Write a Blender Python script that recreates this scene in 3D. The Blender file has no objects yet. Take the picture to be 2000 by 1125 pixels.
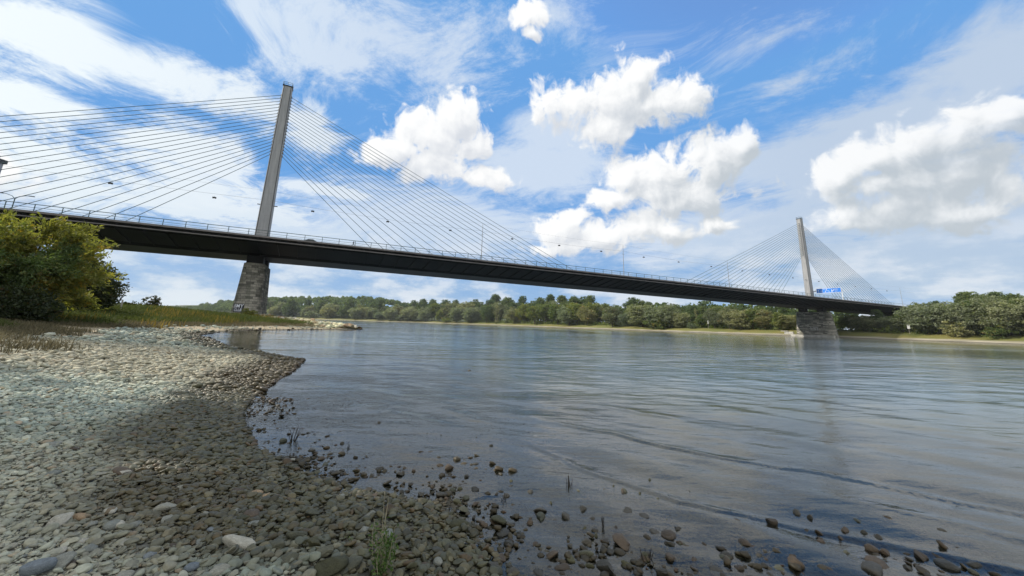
import bpy, bmesh, math, random
import numpy as np
from mathutils import Vector, Matrix

S = bpy.context.scene
COL = S.collection
R = math.radians
# ---------------------------------------------------------------- camera model (also used to find where things stand)
F_PX, PITCH, ROLL, CY = 743.9142, 0.2167, 0.0303, 470.2321
CAM = np.array([0.0, 0.0, 1.7])
FW = np.array([0, math.cos(PITCH), math.sin(PITCH)])
UP0 = np.array([0, -math.sin(PITCH), math.cos(PITCH)])
RT = np.array([1.0, 0, 0]) * math.cos(ROLL) + UP0 * math.sin(ROLL)
UP = -np.array([1.0, 0, 0]) * math.sin(ROLL) + UP0 * math.cos(ROLL)

def ray(x, y):
    return FW + RT * (x - 1000) / F_PX - UP * (y - CY) / F_PX

def on_plane(x, y, z=0.0):
    d = ray(x, y)
    return CAM + d * ((z - CAM[2]) / d[2])

def at_depth(x, y, Y):
    d = ray(x, y)
    return CAM + d * (Y / d[1])

def azel(x, y):
    d = ray(x, y)
    d = d / np.linalg.norm(d)
    return math.atan2(d[0], d[1]), math.asin(d[2])

cam = bpy.data.cameras.new('camera')
cam.sensor_width = 36.0
cam.lens = F_PX / 2000 * 36.0
cam.shift_y = -(562.5 - CY) / 2000
cam.clip_start, cam.clip_end = 0.05, 20000
co = bpy.data.objects.new('camera', cam)
COL.objects.link(co)
M = Matrix((RT, UP, -FW)).transposed().to_4x4()
M.translation = Vector(CAM)
co.matrix_world = M
S.camera = co

# ---------------------------------------------------------------- render settings
S.view_settings.view_transform = 'Standard'
S.view_settings.look = 'None'
S.view_settings.gamma = 1
S.view_settings.exposure = 0.35
S.cycles.max_bounces = 6
S.cycles.diffuse_bounces = 2
S.cycles.glossy_bounces = 3
S.cycles.transparent_max_bounces = 12
S.cycles.transmission_bounces = 2
S.cycles.use_denoising = True
S.cycles.use_adaptive_sampling = False
S.cycles.sample_clamp_indirect = 6.0
S.cycles.caustics_reflective = False
S.cycles.caustics_refractive = False

# ---------------------------------------------------------------- node helper
class NT:
    def __init__(s, tree):
        s.t = tree
        s.L = tree.links
    def new(s, typ, **kw):
        nd = s.t.nodes.new(typ)
        for k, v in kw.items():
            setattr(nd, k, v)
        return nd
    def put(s, sock, v):
        if isinstance(v, bpy.types.NodeSocket):
            s.L.new(v, sock)
        elif v is not None:
            sock.default_value = v
    def m(s, op, a, b=None, c=None, clamp=False):
        nd = s.new('ShaderNodeMath', operation=op, use_clamp=clamp)
        for i, v in enumerate((a, b, c)):
            if v is not None:
                s.put(nd.inputs[i], v)
        return nd.outputs[0]
    def v(s, op, a, b=None, c=None, out=0):
        nd = s.new('ShaderNodeVectorMath', operation=op)
        for i, q in enumerate((a, b, c)):
            if q is not None:
                if op == 'SCALE' and i == 1:
                    s.put(nd.inputs['Scale'], q)
                else:
                    s.put(nd.inputs[i], q)
        return nd.outputs[out]
    def length(s, a):
        return s.v('LENGTH', a, out=1)
    def sep(s, a):
        nd = s.new('ShaderNodeSeparateXYZ')
        s.put(nd.inputs[0], a)
        return nd.outputs
    def xyz(s, x, y, z):
        nd = s.new('ShaderNodeCombineXYZ')
        for i, q in enumerate((x, y, z)):
            s.put(nd.inputs[i], q)
        return nd.outputs[0]
    def noise(s, vec, scale, detail=4, rough=0.55, dist=0.0, lac=2.0, color=False, dim='3D'):
        nd = s.new('ShaderNodeTexNoise', noise_dimensions=dim)
        if vec is not None:
            s.put(nd.inputs['Vector'], vec)
        nd.inputs['Scale'].default_value = scale
        nd.inputs['Detail'].default_value = detail
        nd.inputs['Roughness'].default_value = rough
        nd.inputs['Lacunarity'].default_value = lac
        s.put(nd.inputs['Distortion'], dist)
        return nd.outputs['Color' if color else 'Fac']
    def voro(s, vec, scale, feature='F1', out='Distance', voronoi_dimensions='3D', **kw):
        nd = s.new('ShaderNodeTexVoronoi', feature=feature, voronoi_dimensions=voronoi_dimensions)
        if vec is not None:
            s.put(nd.inputs['Vector'], vec)
        nd.inputs['Scale'].default_value = scale
        for k, q in kw.items():
            nd.inputs[k].default_value = q
        return nd.outputs[out]
    def ramp(s, fac, stops, interp='LINEAR'):
        nd = s.new('ShaderNodeValToRGB')
        cr = nd.color_ramp
        cr.interpolation = interp
        while len(cr.elements) < len(stops):
            cr.elements.new(0.5)
        for e, (p, c) in zip(cr.elements, stops):
            e.position = p
            e.color = (c, c, c, 1) if not hasattr(c, '__len__') else (*c, 1)
        s.put(nd.inputs[0], fac)
        return nd.outputs[0]
    def smooth(s, x, a, b, lo=0.0, hi=1.0):
        nd = s.new('ShaderNodeMapRange', interpolation_type='SMOOTHSTEP')
        s.put(nd.inputs['Value'], x)
        s.put(nd.inputs['From Min'], a)
        s.put(nd.inputs['From Max'], b)
        s.put(nd.inputs['To Min'], lo)
        s.put(nd.inputs['To Max'], hi)
        return nd.outputs[0]
    def mix(s, fac, a, b, blend='MIX'):
        nd = s.new('ShaderNodeMix', data_type='RGBA', blend_type=blend)
        s.put(nd.inputs[0], fac)
        for sock, q in ((nd.inputs[6], a), (nd.inputs[7], b)):
            if isinstance(q, tuple):
                q = (*q, 1) if len(q) == 3 else q
            s.put(sock, q)
        return nd.outputs[2]

# ---------------------------------------------------------------- sky and sun
SUN_AZ, SUN_EL = R(-79), R(39)
SUN_DIR = Vector((math.sin(SUN_AZ) * math.cos(SUN_EL), math.cos(SUN_AZ) * math.cos(SUN_EL), math.sin(SUN_EL)))
sun = bpy.data.lights.new('sun', 'SUN')
sun.energy = 4.4
sun.angle = R(0.53)
sun.color = (1.0, 0.93, 0.82)
so = bpy.data.objects.new('sun', sun)
so.rotation_euler = SUN_DIR.to_track_quat('Z', 'Y').to_euler()
so.location = (-60, 20, 80)
COL.objects.link(so)

W = bpy.data.worlds.new('World')
S.world = W
W.use_nodes = True
wt = W.node_tree
wt.nodes.clear()
N = NT(wt)

def blob_sum(n, p, blobs, k=0.12):
    """soft union of ellipses given by their pixel centre and radii, kept as azimuth and elevation"""
    acc = None
    for (x, y, rx, ry) in blobs:
        a, e = azel(x, y)
        a1, a0 = azel(x + rx, y)[0], azel(x - rx, y)[0]
        e1, e0 = azel(x, y - ry)[1], azel(x, y + ry)[1]
        ra, re = abs(a1 - a0) / 2, abs(e1 - e0) / 2
        q = n.v('MULTIPLY_ADD', p, (1 / ra, 1 / re, 0), (-a / ra, -e / re, 0))
        d = n.m('SUBTRACT', 1.0, n.length(q))
        acc = d if acc is None else n.m('SMOOTH_MAX', acc, d, k)
    return acc

CUMULUS = [
    (838, 268, 72, 62), (898, 232, 58, 58), (785, 288, 66, 40), (735, 302, 48, 28), (850, 322, 88, 45), (950, 348, 52, 27), (925, 280, 52, 42),
    (1072, 200, 46, 50), (1120, 205, 52, 42), (1215, 188, 84, 72), (1185, 250, 66, 42), (1290, 200, 76, 52), (1345, 192, 52, 52), (1240, 150, 48, 34),
    (1225, 345, 50, 36), (1205, 388, 76, 26), (1290, 345, 96, 62), (1390, 315, 84, 60), (1440, 284, 46, 36), (1350, 388, 104, 40), (1290, 380, 90, 34),
    (1078, 452, 50, 34), (1112, 430, 38, 22), (1175, 462, 84, 36), (1245, 442, 80, 38), (1300, 446, 56, 28), (1085, 484, 76, 20),
    (1640, 345, 64, 36), (1700, 312, 74, 42), (1785, 288, 100, 62), (1870, 262, 100, 66), (1965, 228, 96, 54), (1850, 335, 160, 62), (1720, 366, 140, 32),
    (1640, 424, 84, 32), (1760, 416, 114, 38), (1880, 412, 140, 44), (1975, 365, 70, 60),
    (1030, 28, 36, 36), (1042, 62, 24, 20), (1400, 440, 56, 22), (2080, 330, 90, 90), (2140, 200, 120, 60),
    (-60, 330, 120, 60),
]
grp = bpy.data.node_groups.new('cumulus_density', 'ShaderNodeTree')
grp.interface.new_socket('P', in_out='INPUT', socket_type='NodeSocketVector')
grp.interface.new_socket('D', in_out='OUTPUT', socket_type='NodeSocketFloat')
g = NT(grp)
gi = g.new('NodeGroupInput')
go = g.new('NodeGroupOutput')
P = gi.outputs[0]
w1 = g.v('SUBTRACT', g.noise(P, 9.0, 2, 0.55, color=True, dim='2D'), (0.5, 0.5, 0.5))
Pw = g.v('ADD', P, g.v('SCALE', w1, 0.06))
base = blob_sum(g, Pw, CUMULUS)
n1 = g.noise(Pw, 15.0, 8, 0.57, dim='2D')
w2 = g.v('ADD', Pw, g.v('SCALE', w1, 0.03))
bil = g.voro(w2, 30.0, 'F1', voronoi_dimensions='2D')
bil2 = g.voro(w2, 75.0, 'F1', voronoi_dimensions='2D')
n2 = g.noise(Pw, 52.0, 5, 0.6, dim='2D')
d = g.m('ADD', g.m('MULTIPLY', base, 1.15), g.m('MULTIPLY', g.m('SUBTRACT', n1, 0.5), 2.0))
d = g.m('ADD', d, g.m('MULTIPLY', g.m('SUBTRACT', 0.55, bil), 0.34))
d = g.m('ADD', d, g.m('MULTIPLY', g.m('SUBTRACT', 0.45, bil2), 0.14))
d = g.m('ADD', d, g.m('MULTIPLY', g.m('SUBTRACT', n2, 0.5), 0.5))
g.L.new(d, go.inputs[0])

def density(p):
    nd = wt.nodes.new('ShaderNodeGroup')
    nd.node_tree = grp
    N.put(nd.inputs[0], p)
    return nd.outputs[0]

tc = N.new('ShaderNodeTexCoord')
D = tc.outputs['Generated']
dx, dy, dz = N.sep(D)
az = N.m('ARCTAN2', dx, dy)
el = N.m('ARCSINE', dz)
P = N.xyz(az, el, 0.37)
sky = N.new('ShaderNodeTexSky', sky_type='NISHITA')
sky.sun_disc = False
sky.sun_elevation = SUN_EL
sky.sun_rotation = SUN_AZ
sky.altitude = 60
sky.air_density = 1.0
sky.dust_density = 0.25
sky.ozone_density = 2.0
skyc = N.mix(1.0, sky.outputs[0], (0.98, 1.24, 1.46), 'MULTIPLY')
skyc = N.mix(1.0, skyc, (0.78, 1.97, 4.05), 'DARKEN')

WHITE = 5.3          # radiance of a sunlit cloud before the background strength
# thin high cloud: coverage by region of the sky, streaks on a flat layer high above the ground
zz = N.m('ADD', N.m('MAXIMUM', dz, 0.0), 0.10)
Q = N.xyz(N.m('DIVIDE', dx, zz), N.m('DIVIDE', dy, zz), 0.0)
rot = N.new('ShaderNodeVectorRotate', rotation_type='Z_AXIS')
rot.inputs['Angle'].default_value = R(24)
N.put(rot.inputs['Vector'], Q)
Qr = rot.outputs[0]
Qw = N.v('ADD', Qr, N.v('SCALE', N.v('SUBTRACT', N.noise(Qr, 0.8, 2, 0.5, color=True, dim='2D'), (0.5, 0.5, 0.5)), 0.9))
st = N.noise(N.v('MULTIPLY', Qw, (1.0, 1.2, 1.0)), 1.7, 8, 0.68, dim='2D')
fine = N.noise(N.v('MULTIPLY', Qw, (1.0, 1.9, 1.0)), 5.0, 6, 0.72, dim='2D')
cov = blob_sum(N, P, [(120, 50, 230, 130), (330, 150, 260, 70), (470, 200, 130, 60), (60, 210, 190, 60), (120, 330, 280, 110), (360, 300, 170, 90), (420, 400, 330, 60),
                      (600, 260, 70, 60), (650, 375, 130, 16)], 0.25)
cov4 = blob_sum(N, P, [(720, 50, 260, 110), (890, 100, 110, 130), (640, 110, 140, 70), (560, 40, 140, 60)], 0.25)
cov2 = blob_sum(N, P, [(1750, 240, 330, 90), (1950, 130, 230, 130), (1560, 310, 280, 70), (1620, 330, 260, 120), (2050, 60, 150, 90),
                       (1800, 430, 460, 160), (1800, 520, 460, 90), (1450, 460, 320, 90), (1050, 330, 190, 80), (1080, 260, 110, 60), (840, 440, 330, 80), (600, 470, 260, 60)], 0.25)
dn = N.m('ADD', N.m('MULTIPLY', N.m('SUBTRACT', st, 0.5), 3.4), N.m('MULTIPLY', N.m('SUBTRACT', fine, 0.5), 2.4))
a1 = N.m('MULTIPLY', N.smooth(N.m('ADD', N.m('MULTIPLY', cov, 1.35), dn), -0.40, 0.95), 0.96)
a1 = N.m('MAXIMUM', a1, N.m('MULTIPLY', N.smooth(N.m('ADD', N.m('MULTIPLY', cov4, 0.9), N.m('MULTIPLY', dn, 1.2)), -0.45, 1.15), 0.78))
a2 = N.m('MULTIPLY', N.smooth(N.m('ADD', N.m('MULTIPLY', cov2, 1.25), N.m('MULTIPLY', dn, 0.45)), -0.30, 0.75), 0.80)
a0 = N.m('MULTIPLY', N.smooth(dn, 0.1, 1.3), 0.35)
cov3 = blob_sum(N, P, [(1500, 75, 230, 80), (1660, 120, 160, 60), (1080, 30, 110, 70), (1560, 160, 200, 50)], 0.3)
a0 = N.m('MAXIMUM', a0, N.m('MULTIPLY', N.smooth(N.m('ADD', N.m('MULTIPLY', cov3, 0.9), dn), 0.0, 1.5), 0.75))
alpha = N.m('MAXIMUM', N.m('MAXIMUM', a1, a2), a0)
# whiter towards the sun, greyer away from it
sunny = N.smooth(az, -0.2, -1.2)
thin_col = N.mix(sunny, (WHITE * 0.72, WHITE * 0.80, WHITE * 0.90), (WHITE * 0.95, WHITE * 1.02, WHITE * 1.04))
thin_col = N.mix(N.smooth(az, 0.25, 0.75), thin_col, (WHITE * 0.60, WHITE * 0.68, WHITE * 0.78))
c = N.mix(alpha, skyc, thin_col)
# pale band of far cloud near the horizon
low = N.noise(N.v('MULTIPLY', P, (2.6, 7.0, 1.0)), 2.6, 7, 0.62, dim='2D')
lowa = N.m('MULTIPLY', N.smooth(el, 0.32, 0.02), N.smooth(low, 0.30, 0.62, 0.55, 1.0))
lowc = N.mix(N.smooth(low, 0.36, 0.66), (WHITE * 0.40, WHITE * 0.55, WHITE * 0.72), (WHITE * 0.74, WHITE * 0.80, WHITE * 0.87))
lowc = N.mix(N.smooth(az, 0.0, -0.9, 0.0, 0.35), lowc, (WHITE * 0.80, WHITE * 0.90, WHITE * 0.95))
c = N.mix(lowa, c, lowc)
# heaped clouds lit from the sun's side
d0 = density(P)
d1 = density(N.v('ADD', P, (-0.010, 0.015, 0)))
b0 = blob_sum(N, P, CUMULUS, 0.35)
b2 = blob_sum(N, N.v('ADD', P, (-0.026, 0.048, 0)), CUMULUS, 0.35)
ca = N.smooth(d0, -0.12, 0.50)
side = N.m('SUBTRACT', b0, b2)                        # > 0 on the rim that faces the sun
relief = N.m('SUBTRACT', d0, d1)
lit = N.m('ADD', N.m('ADD', N.smooth(az, 0.35, 0.75, 0.46, 0.22), N.m('MULTIPLY', side, 0.62)), N.m('MULTIPLY', relief, 0.50))
lit = N.m('ADD', lit, N.m('MULTIPLY', N.m('SUBTRACT', 0.45, d0), 0.30))
lit = N.m('ADD', lit, N.m('MULTIPLY', N.m('SUBTRACT', N.noise(P, 26.0, 5, 0.6, dim='2D'), 0.5), 0.55))
shadec = N.mix(N.smooth(az, 0.0, 0.7), (WHITE * 0.70, WHITE * 0.73, WHITE * 0.78), (WHITE * 0.52, WHITE * 0.57, WHITE * 0.61))
cumc = N.mix(N.smooth(lit, -0.15, 0.98), shadec, (WHITE * 1.02, WHITE * 1.02, WHITE * 1.01))
c = N.mix(N.m('MULTIPLY', N.m('MULTIPLY', ca, N.smooth(az, 0.4, 0.8, 1.0, 0.88)), N.smooth(el, 0.0, 0.12, 0.35, 0.97)), c, cumc)
# the sky outside the view: broken cloud added overhead and behind, extra bright to lift the fill
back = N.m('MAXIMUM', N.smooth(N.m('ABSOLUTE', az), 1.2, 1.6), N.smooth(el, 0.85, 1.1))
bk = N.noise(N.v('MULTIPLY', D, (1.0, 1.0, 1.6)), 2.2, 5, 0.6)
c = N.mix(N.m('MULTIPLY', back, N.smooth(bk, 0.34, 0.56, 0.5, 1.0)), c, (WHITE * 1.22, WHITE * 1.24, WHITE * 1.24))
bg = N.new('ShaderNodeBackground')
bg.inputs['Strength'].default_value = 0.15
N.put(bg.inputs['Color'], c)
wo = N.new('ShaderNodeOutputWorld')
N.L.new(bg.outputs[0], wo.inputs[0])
W.cycles.sampling_method = 'MANUAL'
W.cycles.sample_map_resolution = 512

# ---------------------------------------------------------------- object helpers
def tag(o, label=None, cat=None, group=None, kind=None):
    for k, q in (('label', label), ('category', cat), ('group', group), ('kind', kind)):
        if q:
            o[k] = q
    return o

def empty(name, loc=(0, 0, 0), rz=0.0):
    o = bpy.data.objects.new(name, None)
    o.location = loc
    o.rotation_euler = (0, 0, rz)
    o.empty_display_size = 0.5
    COL.objects.link(o)
    return o

def np_mesh(name, V, faces, mat=None, parent=None, smooth=False, attrs=None, loc=None):
    """faces: list of integer arrays (m x k); one mesh object from arrays"""
    me = bpy.data.meshes.new(name)
    V = np.asarray(V, np.float32)
    faces = [np.asarray(f, np.int32) for f in (faces if isinstance(faces, (list, tuple)) else [faces]) if len(f)]
    nl = sum(f.size for f in faces)
    nf = sum(len(f) for f in faces)
    me.vertices.add(len(V))
    me.vertices.foreach_set('co', V.ravel())
    me.loops.add(nl)
    me.loops.foreach_set('vertex_index', np.concatenate([f.ravel() for f in faces]))
    me.polygons.add(nf)
    cnt = np.concatenate([np.full(len(f), f.shape[1], np.int32) for f in faces])
    st = np.concatenate([[0], np.cumsum(cnt)[:-1]]).astype(np.int32)
    me.polygons.foreach_set('loop_start', st)
    me.polygons.foreach_set('use_smooth', np.full(nf, bool(smooth)))
    for an, (typ, dom, data) in (attrs or {}).items():
        at = me.attributes.new(an, typ, dom)
        data = np.asarray(data, np.float32)
        if typ == 'FLOAT_COLOR':
            if data.shape[1] == 3:
                data = np.concatenate([data, np.ones((len(data), 1), np.float32)], 1)
            at.data.foreach_set('color', data.ravel())
        else:
            at.data.foreach_set('value', data.ravel())
    me.update(calc_edges=True)
    if mat:
        me.materials.append(mat)
    o = bpy.data.objects.new(name, me)
    COL.objects.link(o)
    if parent:
        o.parent = parent
    if loc is not None:
        o.location = loc
    return o

class MB:
    """collects boxes, prisms and tubes into one mesh"""
    def __init__(s):
        s.v, s.q, s.t, s.n = [], [], [], 0
    def add(s, V, quads=(), tris=()):
        V = np.asarray(V, float).reshape(-1, 3)
        for f in quads:
            s.q.append([i + s.n for i in f])
        for f in tris:
            s.t.append([i + s.n for i in f])
        s.v.append(V)
        s.n += len(V)
    def box(s, lo, hi):
        x0, y0, z0 = lo
        x1, y1, z1 = hi
        s.add([(x0, y0, z0), (x1, y0, z0), (x1, y1, z0), (x0, y1, z0), (x0, y0, z1), (x1, y0, z1), (x1, y1, z1), (x0, y1, z1)],
              [(0, 3, 2, 1), (4, 5, 6, 7), (0, 1, 5, 4), (1, 2, 6, 5), (2, 3, 7, 6), (3, 0, 4, 7)])
    def tube(s, pts, rad, k=6, cap=True):
        pts = np.asarray(pts, float)
        rad = np.broadcast_to(np.asarray(rad, float), (len(pts),))
        t = np.gradient(pts, axis=0)
        t /= np.linalg.norm(t, axis=1)[:, None] + 1e-9
        ref = np.array([0, 0, 1.0]) if abs(t[0][2]) < 0.9 else np.array([1.0, 0, 0])
        a = np.cross(t, ref)
        a /= np.linalg.norm(a, axis=1)[:, None] + 1e-9
        b = np.cross(t, a)
        an = np.arange(k) * 2 * math.pi / k
        V = pts[:, None] + rad[:, None, None] * (np.cos(an)[None, :, None] * a[:, None] + np.sin(an)[None, :, None] * b[:, None])
        q = []
        for i in range(len(pts) - 1):
            for j in range(k):
                j2 = (j + 1) % k
                q.append((i * k + j, i * k + j2, (i + 1) * k + j2, (i + 1) * k + j))
        tr = []
        if cap:
            for e in (0, len(pts) - 1):
                for j in range(1, k - 1):
                    f = (e * k, e * k + j, e * k + j + 1)
                    tr.append(f if e else f[::-1])
        s.add(V.reshape(-1, 3), q, tr)
    def sweep(s, prof, stations):
        """closed profile (points n,z) swept along local x at the stations (x, dz)"""
        k = len(prof)
        V = [(x, p[0], p[1] + dz) for x, dz in stations for p in prof]
        q = []
        for i in range(len(stations) - 1):
            for j in range(k):
                j2 = (j + 1) % k
                q.append((i * k + j, i * k + j2, (i + 1) * k + j2, (i + 1) * k + j))
        s.add(V, q)
    def build(s, name, mat=None, parent=None, smooth=False, loc=None):
        return np_mesh(name, np.concatenate(s.v), [np.array(s.q).reshape(-1, 4), np.array(s.t).reshape(-1, 3)], mat, parent, smooth, loc=loc)

def material(name):
    m = bpy.data.materials.new(name)
    m.use_nodes = True
    t = m.node_tree
    t.nodes.clear()
    n = NT(t)
    o = n.new('ShaderNodeOutputMaterial')
    return m, n, o

def principled(n, o, color, rough=0.8, spec=0.3, metal=0.0, normal=None, **kw):
    b = n.new('ShaderNodeBsdfPrincipled')
    if isinstance(color, tuple) and len(color) == 3:
        color = (*color, 1)
    n.put(b.inputs['Base Color'], color)
    n.put(b.inputs['Roughness'], rough)
    n.put(b.inputs['Specular IOR Level'], spec)
    n.put(b.inputs['Metallic'], metal)
    if normal is not None:
        n.put(b.inputs['Normal'], normal)
    for k, q in kw.items():
        n.put(b.inputs[k], q)
    if o is not None:
        n.L.new(b.outputs[0], o.inputs[0])
    return b

def bump(n, h, strength=0.5, dist=0.02, normal=None):
    b = n.new('ShaderNodeBump')
    n.put(b.inputs['Strength'], strength)
    b.inputs['Distance'].default_value = dist
    n.put(b.inputs['Height'], h)
    if normal is not None:
        n.put(b.inputs['Normal'], normal)
    return b.outputs[0]

def attr(n, name, out='Color'):
    a = n.new('ShaderNodeAttribute', attribute_name=name)
    return a.outputs[out]

def objcoord(n):
    return n.new('ShaderNodeTexCoord').outputs['Object']

def plain(name, color, rough=0.8, spec=0.3, metal=0.0, var=0.15, scale=3.0):
    m, n, o = material(name)
    nz = n.noise(objcoord(n), scale, 5, 0.6)
    c = n.mix(n.smooth(nz, 0.3, 0.7), tuple(q * (1 - var) for q in color), tuple(min(1, q * (1 + var)) for q in color))
    principled(n, o, c, rough, spec, metal)
    return m

# value noise on arrays
_rs = np.random.RandomState(11)
_tab = _rs.rand(256, 256)
def vnoise(x, y, sc=1.0, oct=4, gain=0.5):
    x, y = np.asarray(x, float) / sc, np.asarray(y, float) / sc
    out, a, tot = 0, 1.0, 0
    for o in range(oct):
        xi, yi = np.floor(x).astype(int), np.floor(y).astype(int)
        fx, fy = x - xi, y - yi
        fx, fy = fx * fx * (3 - 2 * fx), fy * fy * (3 - 2 * fy)
        g = lambda i, j: _tab[i & 255, j & 255]
        out = out + a * ((g(xi, yi) * (1 - fx) + g(xi + 1, yi) * fx) * (1 - fy) + (g(xi, yi + 1) * (1 - fx) + g(xi + 1, yi + 1) * fx) * fy)
        tot += a
        a *= gain
        x, y = x * 2.03 + 17.3, y * 2.03 + 9.1
    return out / tot - 0.5

def sstep(x, a, b):
    t = np.clip((np.asarray(x, float) - a) / (b - a), 0, 1)
    return t * t * (3 - 2 * t)

# ---------------------------------------------------------------- the lie of the land
TH = 0.4566
BO = np.array([-71.3953, 106.0935])
BU = np.array([math.cos(TH), math.sin(TH)])          # along the bridge
BN = np.array([-math.sin(TH), math.cos(TH)])         # across it, away from the camera
def bridge_xy(s, n):
    return BO + BU * s + BN * n

SHORE = np.array([(140, -140), (40, -34), (16, -8), (7.5, 0.6), (4.6, 2.1), (2.6, 2.5), (1.2, 2.6), (0.2, 2.75), (-0.15, 3.15), (-0.4, 3.62), (-0.75, 4.0), (-1.32, 4.17), (-1.76, 4.3),
                  (-2.1, 4.5), (-2.8, 4.94), (-3.4, 5.44), (-4.4, 6.6), (-5.2, 7.85), (-6.1, 9.8), (-7.4, 13.4), (-8.7, 16.5), (-11.9, 19.1), (-15.8, 22.2),
                  (-26.9, 33.8), (-31.5, 43), (-33, 51), (-31.5, 58), (-29.5, 66), (-28.3, 73), (-30, 77), (-38, 85), (-50, 95), (-62, 108), (-90, 150), (-180, 250), (-420, 480), (-1200, 1050), (-4500, 3300)], float)
_far0 = bridge_xy(285, 0)
FARB = np.array([tuple(_far0 + BN * t) for t in (-2500, -700, -400, -200, -120, -80, -50, -25, 0, 25, 60, 110, 170, 240, 320, 400, 480)] +
                [(-20, 700), (-110, 800), (-200, 880), (-330, 930), (-520, 990), (-900, 1150), (-1600, 1600), (-4200, 3700)], float)

def poly_dist(px, py, poly):
    best = np.full(px.shape, 1e18)
    for a, b in zip(poly[:-1], poly[1:]):
        ab = b - a
        t = np.clip(((px - a[0]) * ab[0] + (py - a[1]) * ab[1]) / (ab @ ab), 0, 1)
        d = (px - a[0] - t * ab[0]) ** 2 + (py - a[1] - t * ab[1]) ** 2
        best = np.minimum(best, d)
    return np.sqrt(best)

def inside(px, py, poly):
    r = np.zeros(px.shape, bool)
    n = len(poly)
    for i in range(n):
        (x0, y0), (x1, y1) = poly[i], poly[(i + 1) % n]
        if y0 == y1:
            continue
        c = ((y0 > py) != (y1 > py)) & (px < (x1 - x0) * (py - y0) / (y1 - y0) + x0)
        r ^= c
    return r

WATERPOLY = np.concatenate([SHORE, FARB[::-1]])
def shore_d(x, y):
    """signed distance to the near bank: positive on land"""
    x, y = np.asarray(x, float), np.asarray(y, float)
    d = poly_dist(x, y, SHORE)
    leftland = inside(x, y, np.concatenate([SHORE, [(-9000, 3300), (-9000, -9000), (140, -9000)]]))
    return np.where(leftland, d, -d)

def ridge_h(x, y):
    a, b = np.array([-70.0, 99.0]), np.array([-29.5, 72.0])
    ab = b - a
    t = np.clip(((x - a[0]) * ab[0] + (y - a[1]) * ab[1]) / (ab @ ab), 0, 1)
    d = np.hypot(x - a[0] - t * ab[0], y - a[1] - t * ab[1])
    return (2.15 - 1.75 * t ** 1.3) * np.exp(-(d / (5.5 - 2.0 * t)) ** 2)

def land_z(x, y, d=None):
    x, y = np.asarray(x, float), np.asarray(y, float)
    d = shore_d(x, y) if d is None else d
    beach = 0.068 * np.clip(d, 0, 11) + 0.012 * np.clip(d - 11, 0, 60)
    bank = 1.55 * sstep(d, 7.0, 30) + 0.35 * sstep(d, 30, 120)
    z = beach + bank + (0.05 + 0.22 * sstep(d, 10, 25)) * vnoise(x, y, 4.0, 4) * 2 * sstep(d, 0, 2.0)
    z = z + 0.025 * vnoise(x, y, 0.7, 2) * sstep(np.hypot(x, y), 30, 8)
    z = np.maximum(z, ridge_h(x, y) * sstep(d, -1.0, 2.5))
    bed = -0.030 * np.clip(-d, 0, 6) - 0.15 * np.clip(-d - 6, 0, 20) + 0.035 * vnoise(x, y, 0.9, 3) - 0.004
    return np.where(d > 0, z, bed)

def ground_z(x, y):
    return float(land_z(np.array([x]), np.array([y]))[0])

def sinh_axis(c, a, lim_lo, lim_hi, n):
    t = np.linspace(-np.arcsinh(lim_lo / a), np.arcsinh(lim_hi / a), n)
    return c + a * np.sinh(t)

def grid_faces(nx, ny):
    i = np.arange(ny - 1)[:, None] * nx + np.arange(nx - 1)[None]
    return np.stack([i, i + 1, i + nx + 1, i + nx], -1).reshape(-1, 4)

# ---- near bank and everything beyond it, one sheet
gx = sinh_axis(-2.0, 1.6, 6000, 6000, 760)
gy = sinh_axis(4.0, 1.6, 3000, 9000, 760)
GX, GY = [q.ravel() for q in np.meshgrid(gx, gy)]
GD = shore_d(GX, GY)
GZ = land_z(GX, GY, GD)
fd = poly_dist(GX, GY, FARB)
farland = (GD < 0) & ~inside(GX, GY, WATERPOLY)
GZ = np.where(farland, -3.0, GZ)
GZ = np.where((GD > 200), GZ + 2.0 * sstep(GD, 200, 900), GZ)

def lerp(a, b, t):
    return a + (b - a) * t[:, None]
def ground_color(x, y, d, z):
    n1, n2, n3 = vnoise(x, y, 1.3, 4), vnoise(x, y, 6.0, 4), vnoise(x, y, 0.35, 3)
    c = np.tile(np.array([(0.22, 0.215, 0.18)]), (len(x), 1))
    c = lerp(c, np.array([0.27, 0.255, 0.21]), sstep(n2, -0.1, 0.25) * sstep(d, 2, 6))
    sand = sstep(d + 2 * n2, 4.6, 5.6) * sstep(np.hypot(x, y), 20, 28)
    sand = np.maximum(sand, sstep(y, 34, 40) * sstep(d, 0.2, 1.5))
    c = lerp(c, np.array([0.40, 0.33, 0.22]), sand)
    dry = sstep(d + 4 * n2 + 2 * n1, 6.2, 8.2)
    c = lerp(c, np.array([0.17, 0.13, 0.055]), dry)
    gr = sstep(d + 5 * n2 + 3 * n1, 8.5, 12.0)
    c = lerp(c, np.array([0.055, 0.075, 0.02]), gr)
    wet = sstep(d + 0.9 * n1, 1.9, 0.4)
    c = c * (1 - 0.62 * wet)[:, None] * np.array([1.0, 0.97, 0.9]) ** wet[:, None]
    under = sstep(d, 0.0, -0.3)
    c = lerp(c, np.array([0.060, 0.055, 0.038]), under * 0.9)
    c = c * (1 + 0.25 * n3)[:, None]
    return c

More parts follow.
